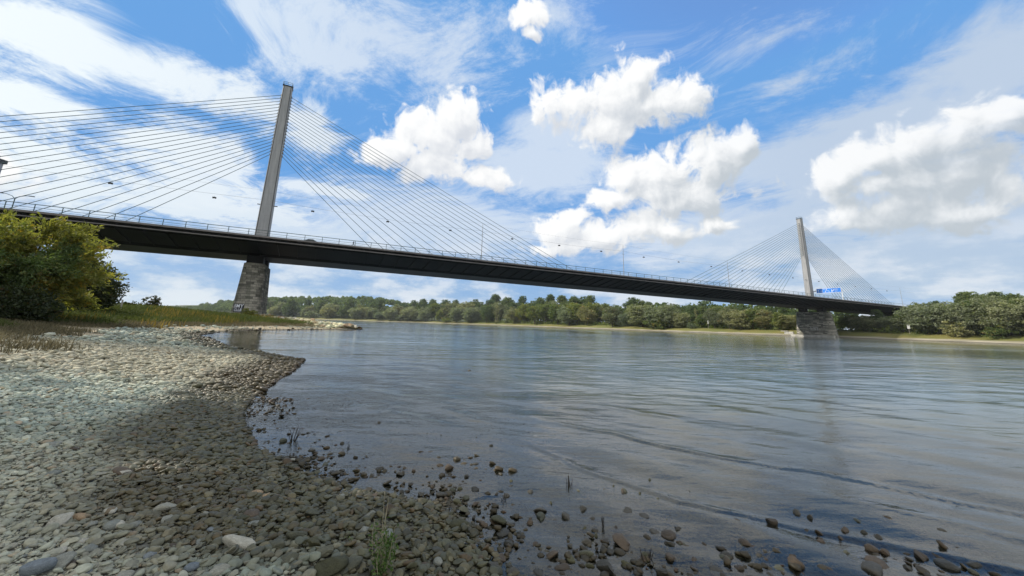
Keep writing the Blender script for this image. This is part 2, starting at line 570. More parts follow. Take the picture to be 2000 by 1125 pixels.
m, n, o = material('bank_ground')
pc = objcoord(n)
v1 = n.voro(pc, 16.0, 'F1')
v2 = n.noise(pc, 40.0, 4, 0.6)
colr = n.mix(1.0, attr(n, 'Col'), n.ramp(v1, [(0.0, 1.25), (0.5, 0.85), (0.9, 0.45)]), 'MULTIPLY')
colr = n.mix(1.0, colr, n.ramp(v2, [(0.25, 0.75), (0.75, 1.25)]), 'MULTIPLY')
principled(n, o, colr, 0.85, 0.25, normal=bump(n, n.m('ADD', n.m('MULTIPLY', v1, -1.0), n.m('MULTIPLY', v2, 0.4)), 0.8, 0.04))
MAT_GROUND = m
ground = np_mesh('ground', np.stack([GX, GY, GZ], 1), grid_faces(len(gx), len(gy)), MAT_GROUND, smooth=True,
                 attrs={'Col': ('FLOAT_COLOR', 'POINT', ground_color(GX, GY, GD, GZ))})
tag(ground, kind='structure')

# ---- far bank: a strip that follows the far waterline
def resample(poly, step0):
    out = []
    for a, b in zip(poly[:-1], poly[1:]):
        L = np.hypot(*(b - a))
        k = max(1, int(L / step0(0.5 * (a + b))))
        for i in range(k):
            out.append(a + (b - a) * i / k)
    out.append(poly[-1])
    return np.array(out)
fb = resample(FARB, lambda p: 3.0 if np.hypot(p[0] - 120, p[1] - 300) < 330 else (12.0 if np.hypot(*p) < 1100 else 120.0))
tan = np.gradient(fb, axis=0)
for _ in range(6):
    tan = np.concatenate([tan[:1], 0.25 * tan[:-2] + 0.5 * tan[1:-1] + 0.25 * tan[2:], tan[-1:]])
tan /= np.linalg.norm(tan, axis=1)[:, None]
nrm = np.stack([tan[:, 1], -tan[:, 0]], 1)            # towards the land
prof = [(-25, -3.2), (-6, -0.6), (0, 0.0), (2.5, 0.45), (5, 0.9), (7, 1.3), (9, 1.8), (12, 2.5), (16, 3.3), (22, 4.0), (34, 4.6), (50, 5.0), (90, 5.3), (200, 5.5), (500, 6), (1500, 8), (5000, 12)]
FV, FC = [], []
wob = vnoise(fb[:, 0], fb[:, 1], 23, 4)
for (pd, pz) in prof:
    dd = pd + (wob * 7 if 2 < pd < 60 else 0)
    xy = fb + nrm * (np.ones(len(fb)) * dd)[:, None]
    nz = vnoise(xy[:, 0], xy[:, 1], 9, 4)
    hill = 0
    if pd >= 90:
        hill = 46 * sstep(-xy[:, 0], 120, 480) * sstep(pd, 30, 260) * sstep(xy[:, 1], 500, 800)
    z = pz + (nz * 0.9 if 5 < pd < 300 else 0) + hill
    FV.append(np.stack([xy[:, 0], xy[:, 1], np.broadcast_to(z, xy[:, 0].shape)], 1))
    nf_ = vnoise(xy[:, 0], xy[:, 1], 2.5, 4)
    k = np.clip((pd + nz * 6 + nf_ * 4 - 4.6) / 2.0, 0, 1)
    sandc = np.array([0.36, 0.325, 0.25]) * (1 + 0.5 * nz[:, None] + 0.9 * nf_[:, None])
    if pd <= 0:
        sandc = sandc * 0 + np.array([0.09, 0.08, 0.06])
    grass = np.array([0.17, 0.165, 0.045]) + nz[:, None] * np.array([0.12, 0.04, 0.02])
    if pd > 24:
        grass = np.array([0.06, 0.075, 0.025]) + nz[:, None] * 0.03
    FC.append(sandc * (1 - k[:, None]) + grass * k[:, None])
nx = len(fb)
riverbank = np_mesh('riverbank', np.concatenate(FV), grid_faces(nx, len(prof))[:, ::-1], MAT_GROUND, smooth=True,
                    attrs={'Col': ('FLOAT_COLOR', 'POINT', np.clip(np.concatenate(FC), 0.01, 1))})
tag(riverbank, kind='structure')
FB_XY, FB_N = fb, nrm
def far_point(t, d):
    """a point on the far bank: t metres along the bank from the bridge axis (upstream positive), d metres inland; and its height"""
    base = _far0 + BN * t
    if t > 480:
        L = np.concatenate([[0], np.cumsum(np.hypot(*np.diff(FARB, axis=0).T))])
        t0 = L[8]
        q = t + t0
        base = np.array([np.interp(q, L, FARB[:, 0]), np.interp(q, L, FARB[:, 1])])
    i = np.argmin(((FB_XY - base) ** 2).sum(1))
    p = base + FB_N[i] * d
    z = np.interp(d, [q[0] for q in prof], [q[1] for q in prof])
    return p[0], p[1], float(z)

# ---------------------------------------------------------------- river
wx = sinh_axis(1.0, 2.2, 6000, 6000, 900)
wy = sinh_axis(3.4, 2.0, 60, 7000, 900)
WX, WY = [q.ravel() for q in np.meshgrid(wx, wy)]
sp = np.maximum(np.hypot(WX - 1, 2.2) * (np.arcsinh(6000 / 2.2) * 2 / 900), np.hypot(WY - 3.4, 2.0) * ((np.arcsinh(30.) + np.arcsinh(3500.)) / 900))
WZ = np.zeros_like(WX)
rs = np.random.RandomState(5)
for i in range(26):                                   # small wind waves, each only where the mesh can carry it
    lam = 0.35 * 1.22 ** i
    ang = R(68) + rs.normal(0, 0.6)
    kx, ky = math.cos(ang) * 2 * math.pi / lam, math.sin(ang) * 2 * math.pi / lam
    amp = 0.0038 * lam ** 0.7 if lam < 2 else 0.0038 * 2 ** 0.7 * (2 / lam) ** 0.9
    WZ += amp * np.sin(kx * WX + ky * WY + rs.rand() * 6.28 + 1.5 * vnoise(WX, WY, lam * 3, 2)) * sstep(sp, lam / 4, lam / 7) * (0.6 + vnoise(WX + 31 * i, WY, lam * 9 + 2, 2))
# low wake waves running in to the beach
def wake(pts, h, w, seed):
    pts = np.array(pts)
    d = poly_dist(WX, WY, pts)
    L = np.zeros_like(WX)
    best = np.full(WX.shape, 1e9)
    acc = 0
    side = np.zeros_like(WX)
    for a, b in zip(pts[:-1], pts[1:]):
        ab = b - a
        l = np.hypot(*ab)
        t = np.clip(((WX - a[0]) * ab[0] + (WY - a[1]) * ab[1]) / (l * l), 0, 1)
        dd = np.hypot(WX - a[0] - t * ab[0], WY - a[1] - t * ab[1])
        u = dd < best
        best = np.where(u, dd, best)
        L = np.where(u, acc + t * l, L)
        side = np.where(u, np.sign(ab[0] * (WY - a[1]) - ab[1] * (WX - a[0])), side)
        acc += l
    s = best * side + 0.07 * vnoise(L, L * 0 + seed, 0.5, 3) * 2
    env = sstep(L, 0.02, 0.9) * sstep(acc - L, 0.0, 0.6) * (0.55 + 0.9 * np.clip(vnoise(L, L * 0 + seed + 7, 0.9, 2) + 0.5, 0, 1))
    front = np.where(s < 0, np.exp(-(s / (w * 0.55)) ** 2), np.exp(-(s / (w * 1.8)) ** 2))
    return h * env * (front - 0.35 * np.exp(-((s + w * 1.3) / w) ** 2))
WZ += wake([(0.55, 7.5), (1.75, 6.7), (2.34, 6.1), (3.19, 5.63), (3.92, 5.24), (4.46, 4.82), (4.92, 4.47), (5.4, 4.2), (8, 2.9), (12, 0.5)], 0.015, 0.055, 3)
WZ += wake([(0.2, 6.3), (0.9, 5.16), (1.38, 4.67), (1.76, 4.27), (2.05, 4.12), (2.6, 3.87), (3.4, 3.5), (5, 2.7)], 0.009, 0.05, 21)
WZ += wake([(1.7, 9.3), (2.1, 9.0), (2.8, 8.27), (3.6, 7.7)], 0.014, 0.12, 33)
WZ += wake([(3.3, 4.6), (3.72, 4.39), (4.48, 3.73), (5.2, 3.2)], 0.009, 0.07, 44)
WZ += wake([(-1.6, 8.6), (-0.6, 7.4), (0.2, 6.9)], 0.012, 0.08, 55)
WZ += wake([(5.5, 9.5), (7.5, 8.2), (9.5, 6.8), (12, 5.0)], 0.008, 0.16, 66)
WD = shore_d(WX, WY)
depth = WZ - land_z(WX, WY, WD)
m, n, o = material('river_water')
pc = objcoord(n)
rip = n.noise(n.v('MULTIPLY', pc, (0.8, 1.7, 1.0)), 4.5, 5, 0.62)
rip2 = n.noise(n.v('MULTIPLY', pc, (0.35, 1.1, 1.0)), 0.9, 4, 0.55)
rip3 = n.noise(n.v('MULTIPLY', pc, (0.25, 1.0, 1.0)), 0.10, 3, 0.5)
rrot = n.new('ShaderNodeVectorRotate', rotation_type='Z_AXIS')
rrot.inputs['Angle'].default_value = R(-22)
n.put(rrot.inputs['Vector'], pc)
rip4 = n.noise(n.v('MULTIPLY', rrot.outputs[0], (0.05, 0.5, 1.0)), 0.9, 3, 0.5)
calm = n.noise(n.v('MULTIPLY', pc, (0.5, 1.0, 1.0)), 0.035, 3, 0.5)
rip0 = n.noise(n.v('MULTIPLY', pc, (1.0, 1.6, 1.0)), 16.0, 3, 0.6)
nb = bump(n, rip0, 0.20, 0.008)
nb = bump(n, rip, n.smooth(calm, 0.38, 0.62, 0.12, 0.36), 0.03, nb)
nb = bump(n, rip2, n.smooth(calm, 0.38, 0.62, 0.30, 1.0), 0.13, nb)
nb = bump(n, rip4, n.smooth(calm, 0.40, 0.62, 0.22, 0.85), 0.22, nb)
nb = bump(n, rip3, 0.35, 0.5, nb)
fr = n.new('ShaderNodeFresnel')
fr.inputs['IOR'].default_value = 1.45
nf = bump(n, rip, 0.20, 0.02)
nf = bump(n, rip2, 0.30, 0.08, nf)
nf = bump(n, rip4, 0.22, 0.15, nf)
n.put(fr.inputs['Normal'], nf)
gl = n.new('ShaderNodeBsdfGlossy')
gl.inputs['Roughness'].default_value = 0.04
gl.inputs['Color'].default_value = (1, 1, 1, 1)
n.put(gl.inputs['Normal'], nb)
dep = attr(n, 'depth', 'Fac')
murk = n.new('ShaderNodeBsdfDiffuse')
n.put(murk.inputs['Color'], n.mix(n.smooth(dep, 0.1, 1.5), (0.052, 0.058, 0.042), (0.050, 0.086, 0.102)))
tr = n.new('ShaderNodeBsdfTransparent')
tr.inputs['Color'].default_value = (0.86, 0.88, 0.80, 1)
body = n.new('ShaderNodeMixShader')
n.put(body.inputs[0], n.smooth(dep, 0.0, 0.34, 0.05, 1.0))
n.L.new(tr.outputs[0], body.inputs[1])
n.L.new(murk.outputs[0], body.inputs[2])
sh = n.new('ShaderNodeMixShader')
n.put(sh.inputs[0], fr.outputs[0])
n.L.new(body.outputs[0], sh.inputs[1])
n.L.new(gl.outputs[0], sh.inputs[2])
n.L.new(sh.outputs[0], o.inputs[0])
river = np_mesh('river', np.stack([WX, WY, WZ], 1), grid_faces(len(wx), len(wy)), m, smooth=True, attrs={'depth': ('FLOAT', 'POINT', np.clip(depth, 0, 5))})
tag(river, kind='structure')

# ---------------------------------------------------------------- the cable-stayed bridge (local x along the deck, y across, z up)
def zdeck(s):
    return 21.10 - 0.0020 * max(0.0, s - 20) if s < 300 else 20.54
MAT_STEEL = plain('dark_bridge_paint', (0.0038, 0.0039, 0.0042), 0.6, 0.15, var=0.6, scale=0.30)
MAT_EDGE = plain('grey_edge_paint', (0.16, 0.145, 0.14), 0.6, 0.3, var=0.25, scale=0.5)
MAT_DARK = plain('dark_metal', (0.03, 0.032, 0.034), 0.5, 0.4)
MAT_CABLE = plain('cable_paint', (0.075, 0.115, 0.125), 0.5, 0.4)
MAT_RAIL = plain('railing_paint', (0.05, 0.085, 0.085), 0.5, 0.4)
MAT_ASPHALT = plain('asphalt', (0.05, 0.05, 0.05), 0.9, 0.2)

m, n, o = material('pylon_paint')
pc = objcoord(n)
nz = n.noise(n.v('MULTIPLY', pc, (1.0, 1.0, 0.12)), 1.4, 6, 0.6)
zz_ = n.sep(pc)[2]
joint = n.m('GREATER_THAN', n.m('ABSOLUTE', n.m('SUBTRACT', n.m('FRACT', n.m('MULTIPLY', zz_, 0.30)), 0.5)), 0.488)
cc = n.mix(n.smooth(nz, 0.3, 0.7), (0.24, 0.242, 0.245), (0.325, 0.325, 0.325))
cc = n.mix(n.m('MULTIPLY', joint, 0.35), cc, (0.2, 0.2, 0.2))
principled(n, o, cc, 0.6, 0.3)
MAT_PYLON = m

m, n, o = material('rusticated_stone')
pc = objcoord(n)
sx, sy, sz = n.sep(pc)
angc = n.m('ADD', n.m('MULTIPLY', sx, 1.0), n.m('MULTIPLY', sy, 0.83))
warp = n.noise(pc, 0.9, 2, 0.5)
br = n.new('ShaderNodeTexBrick')
n.put(br.inputs['Vector'], n.xyz(angc, n.m('ADD', sz, n.m('MULTIPLY', warp, 0.12)), 0.0))
br.inputs['Scale'].default_value = 1.0
br.inputs['Brick Width'].default_value = 1.7
br.inputs['Row Height'].default_value = 0.62
br.inputs['Mortar Size'].default_value = 0.035
br.inputs['Mortar Smooth'].default_value = 0.4
br.inputs['Bias'].default_value = -0.1
br.inputs['Color1'].default_value = (0.13, 0.125, 0.105, 1)
br.inputs['Color2'].default_value = (0.46, 0.43, 0.36, 1)
br.inputs['Mortar'].default_value = (0.07, 0.068, 0.06, 1)
nz = n.noise(pc, 3.0, 6, 0.65)
grime = n.noise(n.v('MULTIPLY', pc, (1, 1, 0.25)), 0.5, 4, 0.6)
cc = n.mix(1.0, br.outputs['Color'], n.ramp(nz, [(0.2, 0.55), (0.8, 1.35)]), 'MULTIPLY')
cc = n.mix(n.smooth(grime, 0.45, 0.75, 0, 0.65), cc, (0.075, 0.085, 0.06))
hb = n.m('ADD', n.m('MULTIPLY', br.outputs['Fac'], -1.0), n.m('MULTIPLY', nz, 0.7))
principled(n, o, cc, 0.9, 0.15, normal=bump(n, hb, 0.9, 0.14))
MAT_STONE = m
MAT_CONC = plain('pale_concrete', (0.42, 0.40, 0.35), 0.85, 0.2, var=0.25, scale=0.8)

bridge = empty('cable_stayed_bridge', (BO[0], BO[1], 0), TH)
tag(bridge, 'long dark cable-stayed bridge with two single pylons crossing the river', 'bridge')
S0, S1 = -165.0, 430.0
stations = [(float(s), zdeck(s) - 21.0) for s in np.arange(S0, S1 + 1, 5)]
# girder: a steel box under the middle, its soffit sloping up to the deck edges
def zbot(s):
    return 17.55 - 0.0046 * min(320.0, max(0.0, s - 10))
b = MB()
V, q = [], []
for s, dz in stations:
    zb_ = zbot(s)
    half = [(-17.2, 20.6 + dz), (-17.2, 19.70 + dz), (-16.6, 19.45 + dz), (-7.6, zb_ + 0.55), (-6.3, zb_)]
    V += [(s, p_[0], p_[1]) for p_ in (half + [(-n_, z_) for n_, z_ in half[::-1]])[::-1]]
k = 10
for i in range(len(stations) - 1):
    for j in range(k):
        q.append((i * k + j, i * k + (j + 1) % k, (i + 1) * k + (j + 1) % k, (i + 1) * k + j))
b.add(V, q)
for s in np.arange(S0 + 2, S1 - 2, 4.33):             # bracket ribs under the overhang
    dz, zb_ = zdeck(s) - 21.0, zbot(s)
    for sg in (-1, 1):
        A_, B_ = (sg * 16.9, 19.56 + dz), (sg * 7.6, zb_ + 0.56)
        P4 = [A_, B_, (B_[0], B_[1] - 0.30), (A_[0], A_[1] - 0.22)]
        b.add([(s + e_, y_, z_) for e_ in (-0.09, 0.09) for y_, z_ in P4], [(0, 1, 2, 3), (7, 6, 5, 4), (0, 4, 5, 1), (1, 5, 6, 2), (2, 6, 7, 3), (3, 7, 4, 0)])
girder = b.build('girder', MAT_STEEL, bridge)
# the fascia at the deck edge and the walkway ledge under it
for sgn in (-1, 1):
    b = MB()
    pf = [(sgn * 18.0, 21.0), (sgn * 18.0, 20.62), (sgn * 17.3, 20.55), (sgn * 17.3, 21.0)]
    b.sweep(pf if sgn > 0 else pf[::-1], stations)
    b.build('fascia', MAT_EDGE, girder)
    b = MB()
    pf = [(sgn * 17.75, 19.98), (sgn * 17.75, 19.78), (sgn * 17.2, 19.74), (sgn * 17.2, 20.02)]
    b.sweep(pf if sgn > 0 else pf[::-1], stations)
    b.build('ledge', MAT_EDGE, girder)
b = MB()
b.sweep([(-17.29, 20.99), (-17.29, 20.93), (17.29, 20.93), (17.29, 20.99)], stations)
b.build('roadway', MAT_ASPHALT, bridge)
b = MB()
for y in (-14.0, -1.9, 1.9, 14.0):
    b.sweep([(y - 0.06, 21.75), (y - 0.06, 21.42), (y + 0.06, 21.42), (y + 0.06, 21.75)], stations)
    for s in np.arange(S0 + 1, S1, 4.0):
        dz = zdeck(s) - 21
        b.box((s - 0.05, y - 0.07, 20.96 + dz), (s + 0.05, y + 0.07, 21.45 + dz))
b.build('guard_rail', MAT_RAIL, bridge)

def railing(y, posts):
    b = MB()
    for z, r_ in ((22.42, 0.075), (21.75, 0.04), (21.3, 0.03)):
        b.tube([(s, y, z + dz) for s, dz in stations], r_, 5)
    rl = b.build('railing', MAT_RAIL, bridge)
    return rl
rail_near = railing(-17.75, True)
pb = MB()
pb.box((-0.06, -0.05, 20.98), (0.06, 0.05, 22.4))
post = pb.build('post', MAT_RAIL, rail_near)
ps = np.arange(-44.5, 340, 4.02)
for i, s in enumerate(ps[:100]):
    q = post if i == 0 else post.copy()
    if i:
        COL.objects.link(q)
        q.parent = rail_near
    q.location = (s, -17.75, zdeck(s) - 21.0)
railing(17.75, False)

def pylon(s):
    b = MB()
    hs0, hs1, ht0, ht1, zt = 1.72, 1.22, 1.5, 1.15, 71.6
    z0 = zdeck(s) - 0.1
    ch = 0.18
    def ring(hs, ht, z):
        return [(s - hs + ch, -ht, z), (s + hs - ch, -ht, z), (s + hs, -ht + ch, z), (s + hs, ht - ch, z), (s + hs - ch, ht, z), (s - hs + ch, ht, z), (s - hs, ht - ch, z), (s - hs, -ht + ch, z)]
    zs = np.linspace(0, 1, 13)
    V = []
    for t in zs:
        V += ring(hs0 + (hs1 - hs0) * t, ht0 + (ht1 - ht0) * t, z0 + (zt - z0) * t)
    q = []
    for i in range(len(zs) - 1):
        for j in range(8):
            q.append((i * 8 + j, i * 8 + (j + 1) % 8, (i + 1) * 8 + (j + 1) % 8, (i + 1) * 8 + j))
    e = (len(zs) - 1) * 8
    b.add(V, q, [(e, e + j, e + j + 1) for j in range(1, 7)])
    for i in range(20):                               # sockets where the cables enter
        z = 68.75 - 19.7 * i / 19
        t = (z - z0) / (zt - z0)
        hs = hs0 + (hs1 - hs0) * t
        for sg in (-1, 1):
            b.box((s + sg * (hs + 0.10) - 0.16, -0.3, z - 0.2), (s + sg * (hs + 0.10) + 0.16, 0.3, z + 0.2))
    py = b.build('pylon', MAT_PYLON, bridge)
    for sy in (-1, 1):                                # dark flanges down both edges of the broad faces
        for sx in (-1, 1):
            V = []
            for t in (0.0, 1.0):
                hs, ht, z = hs0 + (hs1 - hs0) * t, ht0 + (ht1 - ht0) * t, z0 + (zt - z0) * t
                x0, x1 = sorted((s + sx * (hs - ch - 0.02), s + sx * (hs - ch - 0.17)))
                y0, y1 = sorted((sy * (ht - 0.02), sy * (ht + 0.07)))
                V += [(x0, y0, z), (x1, y0, z), (x1, y1, z), (x0, y1, z)]
            b = MB()
            b.add(V, [(0, 3, 2, 1), (4, 5, 6, 7), (0, 1, 5, 4), (1, 2, 6, 5), (2, 3, 7, 6), (3, 0, 4, 7)])
            b.build('edge_flange', MAT_DARK, py)
    b = MB()
    b.box((s - hs1 - 0.12, -ht1 - 0.12, zt + 0.001), (s + hs1 + 0.12, ht1 + 0.12, zt + 0.28))
    b.build('cap', MAT_STEEL, py)
    b = MB()
    for z in (zt + 0.75, zt + 1.3):
        c4 = [(s - hs1, -ht1), (s + hs1, -ht1), (s + hs1, ht1), (s - hs1, ht1)]
        for p, q_ in zip(c4, c4[1:] + c4[:1]):
            b.tube([(*p, z), (*q_, z)], 0.05, 5)
    for p in [(s - hs1, -ht1), (s + hs1, -ht1), (s + hs1, ht1), (s - hs1, ht1), (s, -ht1), (s, ht1)]:
        b.tube([(*p, zt + 0.2), (*p, zt + 1.33)], 0.05, 5)
    b.build('top_railing', MAT_RAIL, py)
    b = MB()
    b.box((s - 2.5, -0.1, 33.3), (s + 2.5, 0.1, 33.5))
    b.build('lamp_bracket', MAT_STEEL, py)
    return py

for s0 in (0.2, 280.0):
    py = pylon(s0)
    for sg in (-1, 1):
        for i in range(20):
            z = 68.75 - 19.7 * i / 19
            t = (z - 21) / 50.6
            hs = 1.72 - 0.5 * t
            a = np.array([s0 + sg * hs, 0.0, z])
            sd = s0 + sg * (115.2 - 82.3 * i / 19)
            e = np.array([sd, 0.0, zdeck(sd)])
            L = np.linalg.norm(e - a)
            pts = [a + (e - a) * u + np.array([0, 0, -0.0022 * L * 4 * u * (1 - u)]) for u in np.linspace(0, 1, 9)]
            b = MB()
            b.tube(pts, 0.078 if s0 < 100 else 0.092, 5, cap=False)
            b.build('stay_cable', MAT_CABLE, bridge)

# ---- stone piers with rounded noses
def pier(s, zb, zt, n0b, n1b, n0t, n1t, hb, ht):
    def ring(z):
        t = (z - zb) / (zt - zb)
        n0, n1, h = n0b + (n0t - n0b) * t, n1b + (n1t - n1b) * t, hb + (ht - hb) * t
        pts = []
        for a in np.linspace(-math.pi, 0, 15):
            pts.append((s + h * math.cos(a), n0 + h + 1.15 * h * math.sin(a), z))
        for a in np.linspace(0, math.pi, 15):
            pts.append((s + h * math.cos(a), n1 - h + 1.15 * h * math.sin(a), z))
        return pts
    zs = list(np.linspace(zb, zt - 1.2, 12)) + [zt]
    V, q = [], []
    for z in zs:
        V += ring(z)
    k = 30
    for i in range(len(zs) - 1):
        for j in range(k):
            q.append((i * k + j, i * k + (j + 1) % k, (i + 1) * k + (j + 1) % k, (i + 1) * k + j))
    b = MB()
    e = (len(zs) - 1) * k
    b.add(V, q, [(e, e + j, e + j + 1) for j in range(1, k - 1)])
    pr = b.build('pier', MAT_STONE, bridge)
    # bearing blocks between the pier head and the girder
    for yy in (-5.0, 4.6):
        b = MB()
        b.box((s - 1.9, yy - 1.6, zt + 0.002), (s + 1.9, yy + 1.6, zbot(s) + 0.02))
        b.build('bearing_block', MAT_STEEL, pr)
    return pr
pier_a = pier(0.5, -0.5, 15.5, -10.0, 9.0, -8.0, 8.0, 3.35, 2.45)
pier_b = pier(280.0, -0.8, 14.3, -11.0, 9.0, -9.0, 8.0, 3.5, 2.4)
b = MB()                                              # low footing ledge round the river pier
b.box((274.6, -11.6, -0.6), (276.4, 10.4, 1.05))
b.build('footing', MAT_CONC, pier_b)
b = MB()
b.box((275.2, 9.2, 1.052), (276.2, 14.2, 2.6))
b.box((274.9, 12.0, 2.602), (276.2, 16.0, 3.0))
b.build('landing', MAT_CONC, pier_b)
# abutment far inland on each side
for sa in (-150.0, 392.0):
    b = MB()
    b.box((sa - 1.6, -13, 0), (sa + 1.6, 13, zbot(sa) + 0.02))
    b.build('pier', MAT_CONC, bridge)

# ---- graffiti on the piers, thin raised paint strokes
m_w = plain('white_spray_paint', (0.74, 0.76, 0.80), 0.7, 0.3, var=0.1)
m_b = plain('blue_grey_spray_paint', (0.20, 0.23, 0.32), 0.7, 0.3, var=0.2)
m_k = plain('black_spray_paint', (0.02, 0.02, 0.025), 0.7, 0.3)
def text_obj(name, txt, size, mat, parent, loc, rot, extrude=0.01, shear=0.0, bevel=0.0):
    cu = bpy.data.curves.new(name, 'FONT')
    cu.body = txt
    cu.size = size
    cu.extrude = extrude
    cu.offset = bevel
    cu.shear = shear
    cu.align_x, cu.align_y = 'CENTER', 'CENTER'
    tmp = bpy.data.objects.new(name, cu)
    COL.objects.link(tmp)
    bpy.context.view_layer.update()
    me = bpy.data.meshes.new_from_object(tmp.evaluated_get(bpy.context.evaluated_depsgraph_get()))
    bpy.data.objects.remove(tmp)
    me.materials.append(mat)
    ob = bpy.data.objects.new(name, me)
    COL.objects.link(ob)
    ob.parent = parent
    ob.location = loc
    ob.rotation_euler = rot
    return ob

def wrap_on_pier(ob, s, zb, zt, n0b, n0t, hb, ht, ang, z, off):
    """lay a flat mesh (x right, y up) round the near nose of a pier"""
    for v in ob.data.vertices:
        zz = z + v.co.y
        t = (zz - zb) / (zt - zb)
        h, n0 = hb + (ht - hb) * t, n0b + (n0t - n0b) * t
        a = ang + v.co.x / h
        r = h + off + v.co.z
        v.co = (s + r * math.cos(a), n0 + h + 1.15 * r * math.sin(a), zz)
def subdivide(ob, cuts):
    bm = bmesh.new()
    bm.from_mesh(ob.data)
    bmesh.ops.triangulate(bm, faces=bm.faces[:])
    bmesh.ops.subdivide_edges(bm, edges=bm.edges[:], cuts=cuts, use_grid_fill=True)
    bm.to_mesh(ob.data)
    bm.free()
pa = (0.5, -0.5, 15.5, -10.0, -8.0, 3.35, 2.45)
def plate(w, h, nxp, nyp):
    X, Y = np.meshgrid(np.linspace(-w / 2, w / 2, nxp), np.linspace(-h / 2, h / 2, nyp))
    return np.stack([X.ravel(), Y.ravel(), 0 * X.ravel()], 1), grid_faces(nxp, nyp)
V, f = plate(2.75, 2.05, 14, 8)
gb = np_mesh('graffiti_ground', V, f, m_k, pier_a)
ga_ang = R(-118)
wrap_on_pier(gb, *pa, ga_ang, 3.75, 0.012)
for txt, sz, dy, mat in (('BMY', 1.28, 0.48, m_w), ('CLLE', 0.98, -0.52, m_b), ('CLLE', 0.90, -0.50, m_w)):
    tobj = text_obj('graffiti_lettering', txt, sz, mat, pier_a, (0, 0, 0), (0, 0, 0), 0.004, 0.0, 0.03 if mat is m_b else 0.012)
    subdivide(tobj, 2)
    for v in tobj.data.vertices:
        v.co.y += dy
        if mat is m_w and sz < 0.95:
            v.co.z += 0.02
    wrap_on_pier(tobj, *pa, ga_ang, 3.75, 0.03)
t2 = text_obj('graffiti_lettering', 'un', 4.4, m_k, pier_b, (0, 0, 0), (0, 0, 0), 0.01, 0, 0.05)
t2.data.materials[0] = plain('faded_grey_paint', (0.30, 0.30, 0.28), 0.8, 0.2, var=0.3, scale=1.5)
for v in t2.data.vertices:                            # on the long side that faces the river
    x, y = v.co.x, v.co.y
    zz = 5.0 + y
    t = (zz + 0.8) / 15.1
    v.co = (280 - (3.5 - 1.1 * t) - 0.03 - v.co.z, -x - 1.5, zz)

# ---------------------------------------------------------------- things on the bridge
def on_bridge(name, s, n_, z, rz=0.0):
    p = bridge_xy(s, n_)
    return empty(name, (p[0], p[1], z), TH + rz)
# lamps hung from a wire along the middle of the deck
wire_z = 34.1
lamp_s = [-55.5, -33.7, -12.4, 11.9, 33.9, 55.3, 79.7, 101.0, 122.4, 146.9, 169.5, 193.0, 218.0, 242, 265, 293, 315, 338, 360, 383]
b = MB()
supports = [-165, -99, 0.2, 67.4, 134.5, 205.6, 280, 330, 404, 430]
pts = []
for a_, c_ in zip(supports[:-1], supports[1:]):
    for u in np.linspace(0, 1, 9)[:-1]:
        pts.append((a_ + (c_ - a_) * u, 0.25, wire_z + 0.9 - 0.8 * 4 * u * (1 - u) * min(1, (c_ - a_) / 75)))
b.tube(pts, 0.022, 4)
b.tube([(x, y, z + 3.0 - (z - wire_z) * 0.2) for x, y, z in pts], 0.014, 4)
wr = empty('lamp_wire', (BO[0], BO[1], 0), TH)
b.build('wire', MAT_DARK, wr)
tag(wr, 'thin wire strung over the middle of the bridge deck between the masts', 'wire')
ordn = ['first', 'second', 'third', 'fourth', 'fifth', 'sixth', 'seventh', 'eighth', 'ninth', 'tenth', 'eleventh', 'twelfth', 'thirteenth', 'fourteenth', 'fifteenth', 'sixteenth',
        'seventeenth', 'eighteenth', 'nineteenth', 'twentieth', 'twenty-first', 'twenty-second', 'twenty-third', 'twenty-fourth', 'twenty-fifth', 'twenty-sixth', 'twenty-seventh', 'twenty-eighth',
        'twenty-ninth', 'thirtieth', 'thirty-first', 'thirty-second', 'thirty-third', 'thirty-fourth', 'thirty-fifth', 'thirty-sixth', 'thirty-seventh', 'thirty-eighth', 'thirty-ninth', 'fortieth',
        'forty-first', 'forty-second', 'forty-third', 'forty-fourth', 'forty-fifth', 'forty-sixth', 'forty-seventh', 'forty-eighth', 'forty-ninth', 'fiftieth', 'fifty-first', 'fifty-second', 'fifty-third', 'fifty-fourth', 'fifty-fifth', 'fifty-sixth', 'fifty-seventh', 'fifty-eighth', 'fifty-ninth', 'sixtieth']
b = MB()
b.tube([(0, 0, 0.62), (0, 0, 0.3)], 0.03, 5)
b.box((-0.42, -0.2, -0.06), (0.42, 0.2, 0.3))
b.tube([(-0.3, 0, -0.058), (-0.3, 0, -0.14)], 0.14, 8)
b.tube([(0.3, 0, -0.058), (0.3, 0, -0.14)], 0.14, 8)
lamp0 = b.build('hanging_lamp', MAT_DARK)
near_left = [s for s in lamp_s if s < 0][::-1]
near_right = [s for s in lamp_s if 0 < s < 280]
for i, s in enumerate(lamp_s):
    q = lamp0 if i == 0 else lamp0.copy()
    if i:
        COL.objects.link(q)
    p = bridge_xy(s, 0.25)
    q.location = (p[0], p[1], 33.45)
    q.rotation_euler = (0, 0, TH)
    if s < 0:
        lb = f'small dark lamp on the bridge wire, {ordn[near_left.index(s)]} to the left of the near pylon'
    elif s < 280:
        lb = f'small dark lamp on the bridge wire, {ordn[near_right.index(s)]} to the right of the near pylon'
    else:
        lb = f'tiny dark lamp on the bridge wire, {ordn[[x for x in lamp_s if x > 280].index(s)]} beyond the far pylon'
    tag(q, lb, 'lamp', 'lamps hung over the bridge deck')
